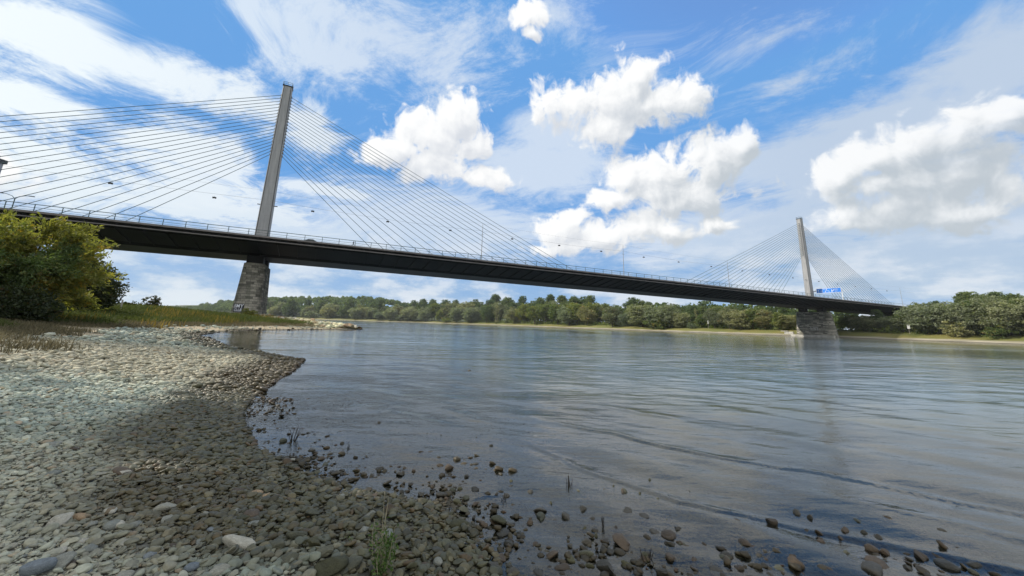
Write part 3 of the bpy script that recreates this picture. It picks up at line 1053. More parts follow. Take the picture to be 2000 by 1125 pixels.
for s, lb in ((67.4, 'thin grey mast on the deck among the near pylon cables'), (134.5, 'thin grey mast standing alone at the middle of the bridge'),
              (205.6, 'thin grey mast on the deck left of the far pylon, behind its cables'), (404.0, 'faint thin mast on the deck right of the far pylon cables')):
    r_ = on_bridge('lamp_mast', s, 0.0, zdeck(s))
    b = MB()
    b.tube([(0, 0, -0.1), (0, 0, 8), (0, 0, 16.6)], [0.16, 0.12, 0.07], 8)
    b.build('mast_pole', MAT_PYLON, r_)
    b = MB()
    b.tube([(0, 0.0, 13.0), (0, 0.28, 13.0)], 0.05, 5)
    b.tube([(-0.7, 0, 12.6), (0.7, 0, 12.6)], 0.05, 5)
    b.build('wire_arm', MAT_RAIL, r_)
    tag(r_, lb, 'mast', 'masts carrying the lamp wire')
# two lamp brackets at the left end
for s, lb in ((-43.5, 'curved twin lamp arm over the left end of the bridge railing'),):
    r_ = on_bridge('street_lamp', s, -10, zdeck(s))
    b = MB()
    b.tube([(0, 0, 0), (0, 0, 3.6)], 0.09, 6)
    for sg in (-1, 1):
        b.tube([(0, 0, 3.6), (sg * 0.5, 0, 4.2), (sg * 1.5, 0, 4.55), (sg * 2.3, 0, 4.6)], 0.06, 6)
    b.build('pole', MAT_RAIL, r_)
    for sg in (-1, 1):
        b = MB()
        b.box((sg * 2.3 - 0.45, -0.14, 4.5), (sg * 2.3 + 0.45, 0.14, 4.64))
        b.build('lamp_head', MAT_DARK, r_)
    tag(r_, lb, 'lamp')

# blue direction sign on a gantry arm beside the far pylon
sg_ = on_bridge('road_sign', 283.5, 0, 21.0)
m_blue = plain('sign_blue', (0.015, 0.20, 0.72), 0.4, 0.4, var=0.05)
m_white = plain('sign_white', (0.82, 0.83, 0.82), 0.45, 0.4, var=0.04)
b = MB()
b.box((0.0, -14.4, 4.6), (0.16, -2.3, 7.0))
b.build('panel', m_blue, sg_)
b = MB()
for z in (4.5, 7.0):
    b.box((-0.02, -14.5, z), (0.18, -2.2, z + 0.12))
for y in (-14.52, -2.3):
    b.box((-0.02, y, 4.62), (0.18, y + 0.12, 7.0))
b.build('panel_border', m_white, sg_)
b = MB()
b.box((0.25, -14.8, 5.4), (0.6, 1.2, 5.75))
b.box((0.25, -14.8, 6.3), (0.6, -1.5, 6.55))
b.box((-0.5, -2.1, 5.5), (0.24, 1.6, 5.9))
b.build('gantry_arm', m_white, sg_)
b = MB()
b.box((0.3, -14.75, -0.2), (0.6, -14.45, 5.39))
b.build('post', m_white, sg_)
b = MB()                                              # arrows and rows of wording, too small to read
def mark(y0, z0, y1, z1):
    b.box((-0.012, min(y0, y1), z0), (-0.002, max(y0, y1), z1))
mark(-3.2, 4.8, -3.02, 6.4); mark(-3.5, 6.1, -3.2, 6.3)
for (y, z, w_) in ((-4.1, 5.6, 2.2), (-4.6, 5.05, 1.1), (-5.2, 6.4, 1.9), (-6.6, 5.6, 3.0), (-8.2, 5.05, 1.0), (-11.1, 6.35, 2.5), (-11.2, 5.75, 2.6), (-11.5, 5.05, 1.5)):
    mark(y, z, y - w_ * 0.7, z + 0.12)
mark(-7.1, 6.2, -7.5, 6.6); mark(-6.5, 4.9, -6.9, 5.25)
for k_ in range(6):
    mark(-10.1 - 0.13 * k_, 5.2 + 0.16 * k_, -10.45 - 0.13 * k_, 5.45 + 0.16 * k_)
mark(-9.8, 4.8, -10.02, 6.4)
b.build('sign_lettering', m_white, sg_)
tag(sg_, 'wide blue direction sign with white markings right of the far pylon', 'road sign')

# a dark car on the near carriageway
car = on_bridge('car', 13.2, -12.5, 20.99)
m_car = plain('dark_car_paint', (0.012, 0.012, 0.014), 0.25, 0.5, var=0.1)
m_glass = plain('car_glass', (0.015, 0.018, 0.02), 0.08, 0.6, var=0.0)
m_tyre = plain('tyre_rubber', (0.02, 0.02, 0.02), 0.9, 0.1)
sidep = [(-2.15, 0.35), (-2.2, 0.75), (-2.0, 0.98), (-1.55, 1.05), (-0.85, 1.46), (0.35, 1.5), (1.15, 1.02), (1.95, 0.88), (2.2, 0.62), (2.15, 0.33)]
V = []
for y in (-0.88, 0.88):
    V += [(x, y * (0.82 if z > 1.1 else 1.0), z) for x, z in sidep]
k = len(sidep)
b = MB()
b.add(V, [(j, (j + 1) % k, k + (j + 1) % k, k + j) for j in range(k)], [(0, j, j + 1) for j in range(1, k - 1)] + [(k, k + j + 1, k + j) for j in range(1, k - 1)])
b.build('body', m_car, car)
b = MB()
for sgn in (-1, 1):
    yy = sorted((sgn * 0.80, sgn * 0.828))
    b.box((-0.8, yy[0], 1.08), (0.4, yy[1], 1.38))
b.build('side_window', m_glass, car)
for x in (-1.35, 1.35):
    for y in (-0.8, 0.8):
        b = MB()
        b.tube([(x, y - 0.11, 0.32), (x, y + 0.11, 0.32)], 0.32, 14)
        b.build('wheel', m_tyre, car)
tag(car, 'dark car with only its roof showing over the bridge edge', 'car')

# a person running along the near footway
def person(loc, rz, scale=1.0):
    root = empty('person', loc, rz)
    bm = bmesh.new()
    P_ = {'pel': (0, 0, 0.95, .15), 'sp': (0.03, 0, 1.15, .14), 'ch': (0.07, 0, 1.35, .17), 'nk': (0.10, 0, 1.52, .06), 'hd': (0.13, 0, 1.64, .10), 'ht': (0.14, 0, 1.74, .08),
          'hL': (0.0, .09, 0.90, .10), 'kL': (0.32, .09, 0.62, .07), 'aL': (0.20, .09, 0.22, .045), 'tL': (0.34, .09, 0.14, .04),
          'hR': (0.0, -.09, 0.90, .10), 'kR': (-0.10, -.09, 0.50, .07), 'aR': (-0.46, -.09, 0.34, .045), 'tR': (-0.50, -.09, 0.22, .04),
          'sL': (0.06, .20, 1.42, .06), 'eL': (-0.16, .25, 1.20, .045), 'wL': (0.02, .20, 1.06, .035), 'fL': (0.09, .18, 1.08, .03),
          'sR': (0.08, -.20, 1.42, .06), 'eR': (0.14, -.26, 1.16, .045), 'wR': (0.34, -.18, 1.24, .035), 'fR': (0.41, -.16, 1.27, .03)}
    E_ = [('pel', 'sp'), ('sp', 'ch'), ('ch', 'nk'), ('nk', 'hd'), ('hd', 'ht'), ('pel', 'hL'), ('hL', 'kL'), ('kL', 'aL'), ('aL', 'tL'), ('pel', 'hR'), ('hR', 'kR'), ('kR', 'aR'), ('aR', 'tR'),
          ('ch', 'sL'), ('sL', 'eL'), ('eL', 'wL'), ('wL', 'fL'), ('ch', 'sR'), ('sR', 'eR'), ('eR', 'wR'), ('wR', 'fR')]
    keys = list(P_)
    me = bpy.data.meshes.new('body')
    me.from_pydata([P_[q][:3] for q in keys], [(keys.index(a), keys.index(c)) for a, c in E_], [])
    ob = bpy.data.objects.new('body', me)
    COL.objects.link(ob)
    ob.parent = root
    md = ob.modifiers.new('skin', 'SKIN')
    for i, q in enumerate(keys):
        me.skin_vertices[0].data[i].radius = (P_[q][3], P_[q][3])
    me.skin_vertices[0].data[0].use_root = True
    ob.modifiers.new('sub', 'SUBSURF').levels = 1
    ob.modifiers['sub'].render_levels = 1
    mm, nn, oo = material('runner_clothes')
    z = nn.sep(objcoord(nn))[2]
    cc = nn.mix(nn.m('GREATER_THAN', z, 1.5), (0.02, 0.02, 0.025), (0.25, 0.15, 0.11))
    principled(nn, oo, cc, 0.8)
    me.materials.append(mm)
    hb = MB()
    hb.tube([(0.10, 0, 1.60), (0.11, 0, 1.70), (0.13, 0, 1.80)], [0.10, 0.125, 0.06], 8)
    hb.build('hair', MAT_DARK, root)
    return root
pp = bridge_xy(23.4, -16.6)
tag(person((pp[0], pp[1], 21.0), TH), 'person in dark clothes running along the bridge footway', 'person')

# grey tower whose top corner shows past the left edge
q_ = at_depth(17, 313, 230.0)
tw = empty('tower', (q_[0] - 12.0, q_[1] - 12.0, 0))
MAT_TOWER = plain('tower_concrete', (0.27, 0.28, 0.32), 0.8, 0.2, var=0.12, scale=0.2)
Ht_ = float(q_[2])
b = MB()
b.box((-11, -11, 0), (11, 11, Ht_ - 3))
b.build('shaft', MAT_TOWER, tw)
b = MB()
b.box((-12, -12, Ht_ - 2.99), (12, 12, Ht_ - 0.6))
b.box((-13.5, -9, Ht_ - 0.59), (10.2, 9, Ht_ + 1.6))
b.build('roof_rim', MAT_DARK, tw)
tag(tw, 'grey high tower with a dark flat roof at the left edge behind the bridge', 'tower')

# ---------------------------------------------------------------- vegetation
def leaf_mat(name, dark, light, trans=0.35, autumn=None):
    m, n, o = material(name)
    t = attr(n, 'tint', 'Fac')
    oi = n.new('ShaderNodeObjectInfo').outputs['Random']
    c = n.mix(t, dark, light)
    if autumn:
        c = n.mix(n.smooth(t, 0.80, 0.95, 0, 0.8), c, autumn)
    c = n.mix(1.0, c, n.ramp(oi, [(0.0, (0.72, 0.80, 0.85)), (0.5, (1.0, 1.0, 1.0)), (1.0, (1.30, 1.16, 0.95))]), 'MULTIPLY')
    b = principled(n, None, c, 0.65, 0.25)
    tb = n.new('ShaderNodeBsdfTranslucent')
    n.put(tb.inputs['Color'], n.mix(1.0, c, (1.15, 1.25, 0.6), 'MULTIPLY'))
    ms = n.new('ShaderNodeMixShader')
    ms.inputs[0].default_value = trans
    n.L.new(b.outputs[0], ms.inputs[1])
    n.L.new(tb.outputs[0], ms.inputs[2])
    n.L.new(ms.outputs[0], o.inputs[0])
    return m
MAT_BARK = plain('bark', (0.10, 0.085, 0.065), 0.9, 0.1, var=0.35, scale=4)
LEAF = {
    'willow': leaf_mat('willow_leaves', (0.11, 0.13, 0.075), (0.30, 0.315, 0.195), 0.42),
    'poplar': leaf_mat('poplar_leaves', (0.048, 0.080, 0.034), (0.155, 0.195, 0.080), 0.42),
    'bright': leaf_mat('bright_leaves', (0.062, 0.095, 0.030), (0.195, 0.235, 0.080), 0.42, (0.22, 0.15, 0.04)),
    'tan': leaf_mat('dull_leaves', (0.098, 0.112, 0.060), (0.255, 0.262, 0.150), 0.4, (0.25, 0.15, 0.06)),
    'yellow': leaf_mat('yellow_green_leaves', (0.078, 0.102, 0.030), (0.285, 0.295, 0.090), 0.44, (0.30, 0.20, 0.03)),
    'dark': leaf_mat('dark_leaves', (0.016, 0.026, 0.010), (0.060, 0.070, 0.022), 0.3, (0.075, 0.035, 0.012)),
    'weed': leaf_mat('weed_leaves', (0.05, 0.09, 0.02), (0.16, 0.22, 0.06), 0.35),
}

def rand_dirs(rs, n):
    v = rs.normal(size=(n, 3))
    return v / np.linalg.norm(v, axis=1)[:, None]

def leaf_quads(rs, C, A, size, aspect):
    """diamond leaves at C pointing roughly along A"""
    n = len(C)
    A = A / (np.linalg.norm(A, axis=1)[:, None] + 1e-9)
    r = rand_dirs(rs, n)
    B = np.cross(A, r)
    B /= np.linalg.norm(B, axis=1)[:, None] + 1e-9
    L = size * (0.65 + 0.7 * rs.rand(n))
    Wd = L * aspect
    h = 0.5
    V = np.stack([C - A * (L * h)[:, None], C + B * (Wd * 0.5)[:, None] - A * (L * 0.05)[:, None], C + A * (L * h)[:, None], C - B * (Wd * 0.5)[:, None] - A * (L * 0.05)[:, None]], 1)
    return V

def crown_mesh(name, mat, rs, lobes, per_area, size, aspect=0.6, droop=0.0, flat=0.0, fill=0.35, tips=0.0):
    """lobes: (x, y, z, rx, ry, rz). Leaves sit in an uneven shell round each lobe, in small sprays with gaps between"""
    VV, TT = [], []
    for (x, y, z, rx, ry, rz) in lobes:
        area = 4 * math.pi * ((rx * ry + ry * rz + rx * rz) / 3)
        n = max(30, int(area * per_area))
        ns = max(6, n // 14)
        sd = rand_dirs(rs, ns)
        sr = 1 - fill * rs.rand(ns) ** 1.5 + 0.12 * rs.normal(size=ns)
        sc_ = sd * sr[:, None]
        keep = sc_[:, 2] > -0.75
        sc_, sd = sc_[keep], sd[keep]
        ns = len(sc_)
        st = rs.rand(ns)
        k = rs.randint(0, ns, n)
        spread = 0.20
        P_ = sc_[k] + rs.normal(size=(n, 3)) * spread * np.array([1, 1, 0.55])
        out = sd[k]
        A = out * (1.0 + tips) + rs.normal(size=(n, 3)) * 0.7
        A[:, 2] -= droop
        if flat:
            A[:, 2] *= (1 - flat)
        C = np.array([x, y, z]) + P_ * np.array([rx, ry, rz])
        C = C + out * (tips * size * rs.rand(n))[:, None]
        VV.append(leaf_quads(rs, C, A, size, aspect))
        TT.append(np.clip(st[k] * 0.75 + rs.rand(n) * 0.35 - 0.05, 0, 1))
    V = np.concatenate(VV).reshape(-1, 3)
    T = np.repeat(np.concatenate(TT), 4)
    nq = len(V) // 4
    f = np.arange(nq * 4).reshape(-1, 4)
    return np_mesh(name, V, f, mat, attrs={'tint': ('FLOAT', 'POINT', T)})

def trunk_mesh(rs, H, r0, lobes, lean=0.0, nl=8, k=7):
    b = MB()
    top = np.array([lean * H, 0, H])
    pts = [np.array([0, 0, -0.6])] + [np.array([lean * H * t, 0, H * t]) + rs.normal(size=3) * 0.012 * H * np.array([1, 1, 0]) for t in (0.02, 0.2, 0.4, 0.6, 0.8, 1.0)]
    b.tube(pts, [r0 * 1.25, r0 * 1.1, r0 * 0.9, r0 * 0.75, r0 * 0.55, r0 * 0.35, r0 * 0.12], k)
    idx = rs.permutation(len(lobes))[:nl]
    for i in idx:
        e = np.array(lobes[i][:3], float)
        t = np.clip(0.55 * e[2] / H, 0.12, 0.8)
        s = np.array([lean * H * t, 0, H * t])
        mid = (s + e) / 2 + np.array([0, 0, 0.06 * H]) + rs.normal(size=3) * 0.03 * H
        b.tube([s, mid, e], [r0 * 0.42, r0 * 0.26, r0 * 0.08], 5)
    return b.build('trunk', MAT_BARK)

def lobes_round(rs, H, Wd, base, n, puff):
    L = []
    for i in range(n):
        d = rand_dirs(rs, 1)[0]
        rr = rs.rand() ** 0.4
        zc = base + (H - base) * 0.5
        x, y = d[0] * Wd * 0.5 * 0.68 * rr, d[1] * Wd * 0.5 * 0.68 * rr
        z = zc + d[2] * (H - base) * 0.5 * 0.68 * rr
        r = puff * (0.7 + 0.6 * rs.rand())
        L.append((x, y, z, r, r, r * 0.85))
    return L

def lobes_upright(rs, H, Wd, base, n, puff):
    L = []
    for i in range(n):
        t = rs.rand()
        z = base + (H - base) * t * 0.93
        w = Wd * 0.5 * (0.6 + 0.4 * math.sin(math.pi * min(1, t * 0.85 + 0.15))) * (1 - 0.30 * max(0, t - 0.75) / 0.25)
        a = rs.rand() * 6.28
        rr = math.sqrt(rs.rand()) * 0.8
        r = puff * (0.7 + 0.5 * rs.rand()) * (1 - 0.15 * t)
        L.append((w * rr * math.cos(a), w * rr * math.sin(a), z, r, r, r * 1.35))
    return L

def make_tree(name, label, cat, group, mat, rs, H, lobes, per_area, size, r0, **kw):
    root = empty(name)
    tag(root, label, cat, group)
    lean = kw.pop('lean', 0.0)
    nl = kw.pop('nl', 8)
    cr = crown_mesh('crown', mat, rs, lobes, per_area, size, **kw)
    cr.parent = root
    tk = trunk_mesh(rs, H * 0.86, r0, lobes, lean, nl)
    tk.parent = root
    return root

def copy_tree(root):
    r = root.copy()
    COL.objects.link(r)
    for ch in root.children:
        c_ = ch.copy()
        COL.objects.link(c_)
        c_.parent = r
    return r

# prototypes of the trees across the river, heights in metres at scale 1
rs = np.random.RandomState(21)
PROTO = {}
def proto(kind, name, mat, H, lobes, per_area, size, r0, **kw):
    root = make_tree(name, '', '', '', mat, rs, H, lobes, per_area, size, r0, **kw)
    PROTO.setdefault(kind, []).append([root, H, True])
for i in range(3):
    proto('willow', 'willow_tree', LEAF['willow'], 18, lobes_round(rs, 18, 19, -1.0, 46, 2.9), 3.0, 0.75, 0.45, droop=0.5)
for i in range(2):
    proto('tan', 'willow_tree', LEAF['tan'], 19, lobes_round(rs, 19, 17, -0.5, 42, 2.8), 3.0, 0.75, 0.4, droop=0.4)
for i in range(4):
    proto('poplar', 'poplar_tree', LEAF['poplar'], 30, (lobes_upright(rs, 30, 19, 2, 74, 2.9) if i == 0 else lobes_round(rs, 30, 21 - i, 2.0, 84, 3.3)), 2.6, 0.9, 0.55, nl=14)
for i in range(2):
    proto('bright', 'broadleaf_tree', LEAF['bright'], 22, lobes_round(rs, 22, 18, -0.5, 60, 2.8), 2.9, 0.75, 0.4, nl=12)
for i in range(2):
    proto('slim', 'poplar_tree', LEAF['willow'], 22, lobes_upright(rs, 22, 6.5, 1, 30, 1.5), 3.6, 0.6, 0.3)
for i in range(2):
    proto('bush', 'shrub', LEAF['willow' if i else 'bright'], 5, lobes_round(rs, 5, 8, -0.8, 18, 1.5), 4.2, 0.5, 0.15)

KIND_TXT = {'willow': ('rounded grey-green willow', 'willow tree'), 'tan': ('dull olive willow', 'willow tree'), 'poplar': ('tall dark poplar', 'poplar tree'),
            'bright': ('fresh green broadleaf tree', 'tree'), 'slim': ('slender pale upright tree', 'tree'), 'bush': ('low bank-side bush', 'bush')}
placed = []
def put_tree(kind, x, y, z, H, wide=1.0, row='front', rz=None):
    p = PROTO[kind][rs.randint(len(PROTO[kind]))]
    if p[2]:
        p[2] = False
        r = p[0]
    else:
        r = copy_tree(p[0])
    s = H / p[1]
    r.location = (x, y, z - 0.3)
    wx_, wy_ = wide * rs.uniform(0.85, 1.3), wide * rs.uniform(0.85, 1.3)
    r.scale = (s * wx_, s * wy_, s)
    r.rotation_euler = (0, 0, rs.rand() * 6.28 if rz is None else rz)
    placed.append((kind, r, math.atan2(x, y), row))
    return r

# front row as seen from the gravel beach: picture x, kind, top y, waterside setback
FRONT = [(536, 'willow', 597, 40), (562, 'bright', 590, 40), (592, 'willow', 601, 30), (606, 'bush', 606, 20), (640, 'willow', 598, 30), (668, 'bright', 600, 25), (694, 'willow', 599, 25),
         (716, 'slim', 601, 25), (736, 'willow', 608, 18), (762, 'willow', 600, 25), (782, 'bush', 612, 18), (800, 'willow', 599, 24), (829, 'willow', 599, 22), (858, 'bright', 604, 20), (872, 'bush', 618, 12),
         (893, 'willow', 598, 22), (920, 'willow', 598, 22), (948, 'bright', 592, 24), (970, 'slim', 598, 20), (988, 'slim', 596, 22), (1004, 'tan', 597, 22), (1022, 'bright', 590, 26), (1044, 'bright', 594, 20), (1066, 'poplar', 585, 26),
         (1088, 'bright', 590, 22), (1112, 'willow', 596, 20), (1128, 'bright', 588, 24), (1146, 'tan', 596, 22), (1196, 'tan', 596, 16), (1222, 'willow', 610, 20), (1256, 'willow', 592, 22), (1284, 'willow', 594, 18), (1308, 'willow', 592, 20),
         (1290, 'bush', 614, 14), (1330, 'willow', 608, 20), (1352, 'bush', 630, 18), (1372, 'bright', 612, 24), (1396, 'tan', 600, 24), (1424, 'tan', 596, 22), (1448, 'willow', 602, 20), (1470, 'bright', 600, 22), (1495, 'tan', 602, 24), (1520, 'bright', 606, 22), (1542, 'willow', 612, 26),
         (1812, 'willow', 600, 26), (1834, 'willow', 585, 24), (1846, 'tan', 590, 26), (1868, 'bush', 626, 16), (1884, 'willow', 592, 24), (1912, 'bright', 582, 26), (1942, 'willow', 574, 26), (1958, 'bush', 630, 16), (1978, 'willow', 580, 24), (2010, 'bright', 576, 28), (2050, 'willow', 572, 28),
         (1660, 'bright', 612, 34), (1688, 'willow', 614, 30), (1718, 'poplar', 606, 34), (1744, 'willow', 616, 30), (1764, 'bright', 610, 34)]
BACK = [(520, 'poplar', 580), (545, 'poplar', 579), (570, 'poplar', 581), (600, 'poplar', 586), (626, 'poplar', 584), (652, 'poplar', 586), (680, 'poplar', 580), (704, 'poplar', 588), (726, 'poplar', 586), (742, 'poplar', 586),
        (784, 'poplar', 588), (804, 'poplar', 584), (824, 'poplar', 581), (846, 'poplar', 582), (868, 'poplar', 583), (890, 'poplar', 583), (922, 'poplar', 580), (940, 'poplar', 586), (968, 'poplar', 578), (988, 'poplar', 577), (1000, 'poplar', 581),
        (1024, 'poplar', 581), (1036, 'poplar', 583), (1056, 'poplar', 578), (1074, 'poplar', 578), (1098, 'poplar', 580), (1122, 'poplar', 575), (1136, 'poplar', 574), (1152, 'poplar', 580), (1168, 'bright', 588), (1184, 'poplar', 590), (1204, 'bright', 592),
        (1236, 'poplar', 578), (1252, 'bright', 581), (1270, 'poplar', 586), (1300, 'poplar', 588), (1326, 'poplar', 592), (1356, 'poplar', 594), (1378, 'poplar', 595), (1404, 'bright', 594), (1436, 'poplar', 594), (1474, 'poplar', 597), (1508, 'poplar', 599),
        (1800, 'bright', 588), (1838, 'poplar', 584), (1900, 'poplar', 574), (1930, 'poplar', 570), (1960, 'poplar', 574), (1996, 'poplar', 568), (2040, 'poplar', 562)]
def bank_t(px, d):
    """along-bank position whose point d metres inland shows at picture column px"""
    best = None
    for t in np.concatenate([np.arange(-200, 480, 2.0), np.arange(480, 1500, 8.0)]):
        x, y, z = far_point(t, d)
        rel = np.array([x, y, z]) - CAM
        dep = rel @ FW
        if dep < 5:
            continue
        e = abs(1000 + F_PX * (rel @ RT) / dep - px)
        if best is None or e < best[0]:
            best = (e, x, y, z, dep, rel)
    return best
def height_for(px, topy, e):
    """metres above its foot that puts a top at picture row topy"""
    _, x, y, z, dep, rel = e
    d = ray(px, topy)
    t = math.hypot(x, y) / math.hypot(d[0], d[1])
    return CAM[2] + d[2] * t - z + 0.3
under_deck = lambda x, y: abs((np.array([x, y]) - BO) @ BN) < 20
for px, kind, ty, dd in FRONT:
    e = bank_t(px, dd * 0.8)
    H = max(2.5, height_for(px, ty, e) * 1.04)
    if under_deck(e[1], e[2]):
        H = min(H, 12.5)
    wide = {'willow': 1.15, 'tan': 1.0, 'bush': 1.0}.get(kind, 1.0)
    if H < 12 and kind != 'bush':
        wide *= 1.25
    put_tree(kind, e[1], e[2], e[3], H, wide)
for px, kind, ty in BACK:
    e = bank_t(px, 58 + rs.rand() * 25)
    H = height_for(px, ty, e) * 1.03
    if under_deck(e[1], e[2]):
        continue
    put_tree(kind, e[1], e[2], e[3], H, 1.0 if H < 34 else 0.9, 'back')
for i in range(52):                                  # a ragged row between the two
    px = 530 + i * 20 + rs.uniform(-8, 8)
    if px > 1555:
        px = 1780 + (px - 1555) * 5
    e = bank_t(px, rs.uniform(36, 54))
    if under_deck(e[1], e[2]):
        continue
    ty = min([q for q in BACK], key=lambda q: abs(q[0] - px))[2]
    H = height_for(px, ty, e) * rs.uniform(0.62, 0.95)
    kind = ['poplar', 'bright', 'willow', 'tan', 'bright', 'slim', 'poplar'][rs.randint(7)]
    put_tree(kind, e[1], e[2], e[3], max(H, 8), 1.0 if kind != 'slim' else 1.3, 'middle')
for kind in PROTO:                                   # prototypes nobody used
    for p in PROTO[kind]:
        if p[2]:
            for ch in list(p[0].children):
                bpy.data.objects.remove(ch)
            bpy.data.objects.remove(p[0])
# labels: each counted from the piers, in its own kind and row
FP_AZ = math.atan2(*(bridge_xy(280, 0)))
for row in ('front', 'middle', 'back'):
    for kind in KIND_TXT:
        for side in ('left', 'right'):
            L = [q for q in placed if q[0] == kind and q[3] == row and ((q[2] < FP_AZ) == (side == 'left'))]
            L.sort(key=lambda q: abs(q[2] - FP_AZ))
            for i, (kd, r, a_, rw) in enumerate(L):
                where = {'front': 'on the far bank', 'middle': 'in the middle row', 'back': 'in the far back row'}[row]
                tag(r, f'{KIND_TXT[kind][0]} {where}, {ordn[i]} such {side} of the far pier', KIND_TXT[kind][1], 'trees along the far river bank')

# wooded hill far upstream: one mass
rs = np.random.RandomState(8)
HV, HT = [], []
for i in range(1150):
    t = rs.uniform(640, 1900) if i < 900 else rs.uniform(-150, 660)
    d = 40 + 330 * rs.rand() ** 1.1 if i < 900 else rs.uniform(95, 200)
    x, y, z = far_point(t, min(d, 90))
    k_ = np.argmin((FB_XY[:, 0] - x) ** 2 + (FB_XY[:, 1] - y) ** 2)
    x, y = x + FB_N[k_][0] * max(0, d - 90), y + FB_N[k_][1] * max(0, d - 90)
    hill = 46 * float(sstep(-x, 120, 480)) * float(sstep(d, 30, 260)) * float(sstep(y, 500, 800))
    z = 5 + hill
    r = rs.uniform(6, 10)
    Hh = rs.uniform(20, 29) if i < 900 or t > 60 else rs.uniform(6, 9)
    n_ = 230
    dirs = rand_dirs(rs, n_)
    dirs[:, 2] = np.abs(dirs[:, 2]) * 1.2 - 0.25
    C = np.array([x, y, z + Hh * 0.55]) + dirs * np.array([r, r, Hh * 0.45]) * (0.8 + 0.3 * rs.rand(n_))[:, None]
    HV.append(leaf_quads(rs, C, dirs + rs.normal(size=(n_, 3)) * 0.8, 2.6, 0.8))
    HT.append(np.clip(rs.rand() * 0.6 + rs.rand(n_) * 0.4, 0, 1))
HV = np.concatenate(HV).reshape(-1, 3)
HV[:, 2] += 0
fw_ = np_mesh('far_woods', HV, np.arange(len(HV)).reshape(-1, 4), LEAF['poplar'], attrs={'tint': ('FLOAT', 'POINT', np.repeat(np.concatenate(HT), 4))})
tag(fw_, kind='stuff')
# undergrowth that closes the foot of the wood along the far bank
UV, UT = [], []
for i in range(2600):
    t = rs.uniform(-150, 640)
    d = rs.uniform(18, 60)
    x, y, z = far_point(t, d)
    if under_deck(x, y) and rs.rand() < 0.6:
        continue
    Hh = rs.uniform(2.0, 6.5) * (0.6 + 0.8 * (vnoise(np.array([x]), np.array([y]), 18, 2)[0] + 0.5))
    r = rs.uniform(2.0, 4.5)
    n_ = 46
    dirs = rand_dirs(rs, n_)
    dirs[:, 2] = np.abs(dirs[:, 2])
    C = np.array([x, y, z - 0.4]) + dirs * np.array([r, r, Hh]) * (0.7 + 0.35 * rs.rand(n_))[:, None]
    UV.append(leaf_quads(rs, C, dirs + rs.normal(size=(n_, 3)) * 0.9, 1.15, 0.75))
    UT.append(np.clip(rs.rand() * 0.6 + rs.rand(n_) * 0.4, 0, 1))
UV = np.concatenate(UV).reshape(-1, 3)
tag(np_mesh('undergrowth', UV, np.arange(len(UV)).reshape(-1, 4), LEAF['bright'], attrs={'tint': ('FLOAT', 'POINT', np.repeat(np.concatenate(UT), 4))}), kind='stuff')

# ---- trees on the near bank at the left
rs = np.random.RandomState(33)
def near_tree(name, label, cat, px, Y, topy, width, mat, nlobe, puff, base, per_area, size, r0, H=None, shape='round', group=None, **kw):
    p = at_depth(px, 600, Y)
    x, y = p[0], p[1]
    z = ground_z(x, y)
    if H is None:
        d = ray(px, topy)
        H = CAM[2] + d[2] * Y / d[1] - z
    lobes = (lobes_round if shape == 'round' else lobes_upright)(rs, H, width, base, nlobe, puff)
    r = make_tree(name, label, cat, group, mat, rs, H, lobes, per_area, size, r0, **kw)
    r.location = (x, y, z - 0.1)
    return r
# the yellow-green tree leaning out towards the river, built from long arching sprays
def spray_tree(name, label, loc, mat, H, limbs, leaf, nleaf, r0):
    root = empty(name, loc)
    tag(root, label, 'tree')
    b = MB()
    b.tube([(0, 0, -0.5), (0.1, 0, 0.8), (0.3, 0, 2.2), (0.6, 0.1, 3.6)], [r0 * 1.2, r0, r0 * 0.8, r0 * 0.5], 8)
    VV, TT = [], []
    for (ex, ey, ez, ns) in limbs:
        e = np.array([ex, ey, ez])
        s = np.array([0.3, 0, 1.6 + 0.25 * max(0, ez)])
        mid = s * 0.45 + e * 0.55 + np.array([0, 0, 0.18 * np.linalg.norm(e - s)])
        b.tube([s, mid, e], [r0 * 0.36, r0 * 0.2, r0 * 0.05], 5)
        for j in range(ns):
            u = 0.25 + 0.75 * rs.rand() ** 0.7
            p0 = (1 - u) ** 2 * s + 2 * u * (1 - u) * mid + u * u * e
            ax = (e - s)
            ax = ax / np.linalg.norm(ax)
            dr = ax * 0.85 + rs.normal(size=3) * 0.6 + np.array([0.25, 0, 0.10])
            dr /= np.linalg.norm(dr)
            Ls = rs.uniform(0.8, 2.0)
            n_ = int(nleaf * Ls)
            q = rs.rand(n_)
            C = p0 + dr * (q * Ls)[:, None] + np.array([0, 0, -0.28])[None] * ((q * Ls) ** 2)[:, None] * 0.5 + rs.normal(size=(n_, 3)) * (0.10 + 0.12 * (1 - q))[:, None]
            A = dr[None] * 1.0 + rs.normal(size=(n_, 3)) * 0.55 + np.array([0, 0, -0.15])
            VV.append(leaf_quads(rs, C, A, leaf, 0.34))
            TT.append(np.clip(rs.rand() * 0.7 + 0.4 * rs.rand(n_), 0, 1))
    tk = b.build('trunk', MAT_BARK, root)
    V = np.concatenate(VV).reshape(-1, 3)
    np_mesh('crown', V, np.arange(len(V)).reshape(-1, 4), mat, root, attrs={'tint': ('FLOAT', 'POINT', np.repeat(np.concatenate(TT), 4))})
    return root
def loc_at(px, Y):
    p = at_depth(px, 600, Y)
    return (p[0], p[1], ground_z(p[0], p[1]))
limbs = []
for i in range(46):
    a = rs.rand() * 6.28
    z = rs.uniform(0.8, 7.9)
    w = 3.9 * math.sin(math.pi * min(1, 0.18 + 0.72 * z / 9.4)) + 0.5
    rr = w * (0.55 + 0.45 * rs.rand())
    limbs.append((rr * math.cos(a) + 0.9, rr * math.sin(a), z, 26))
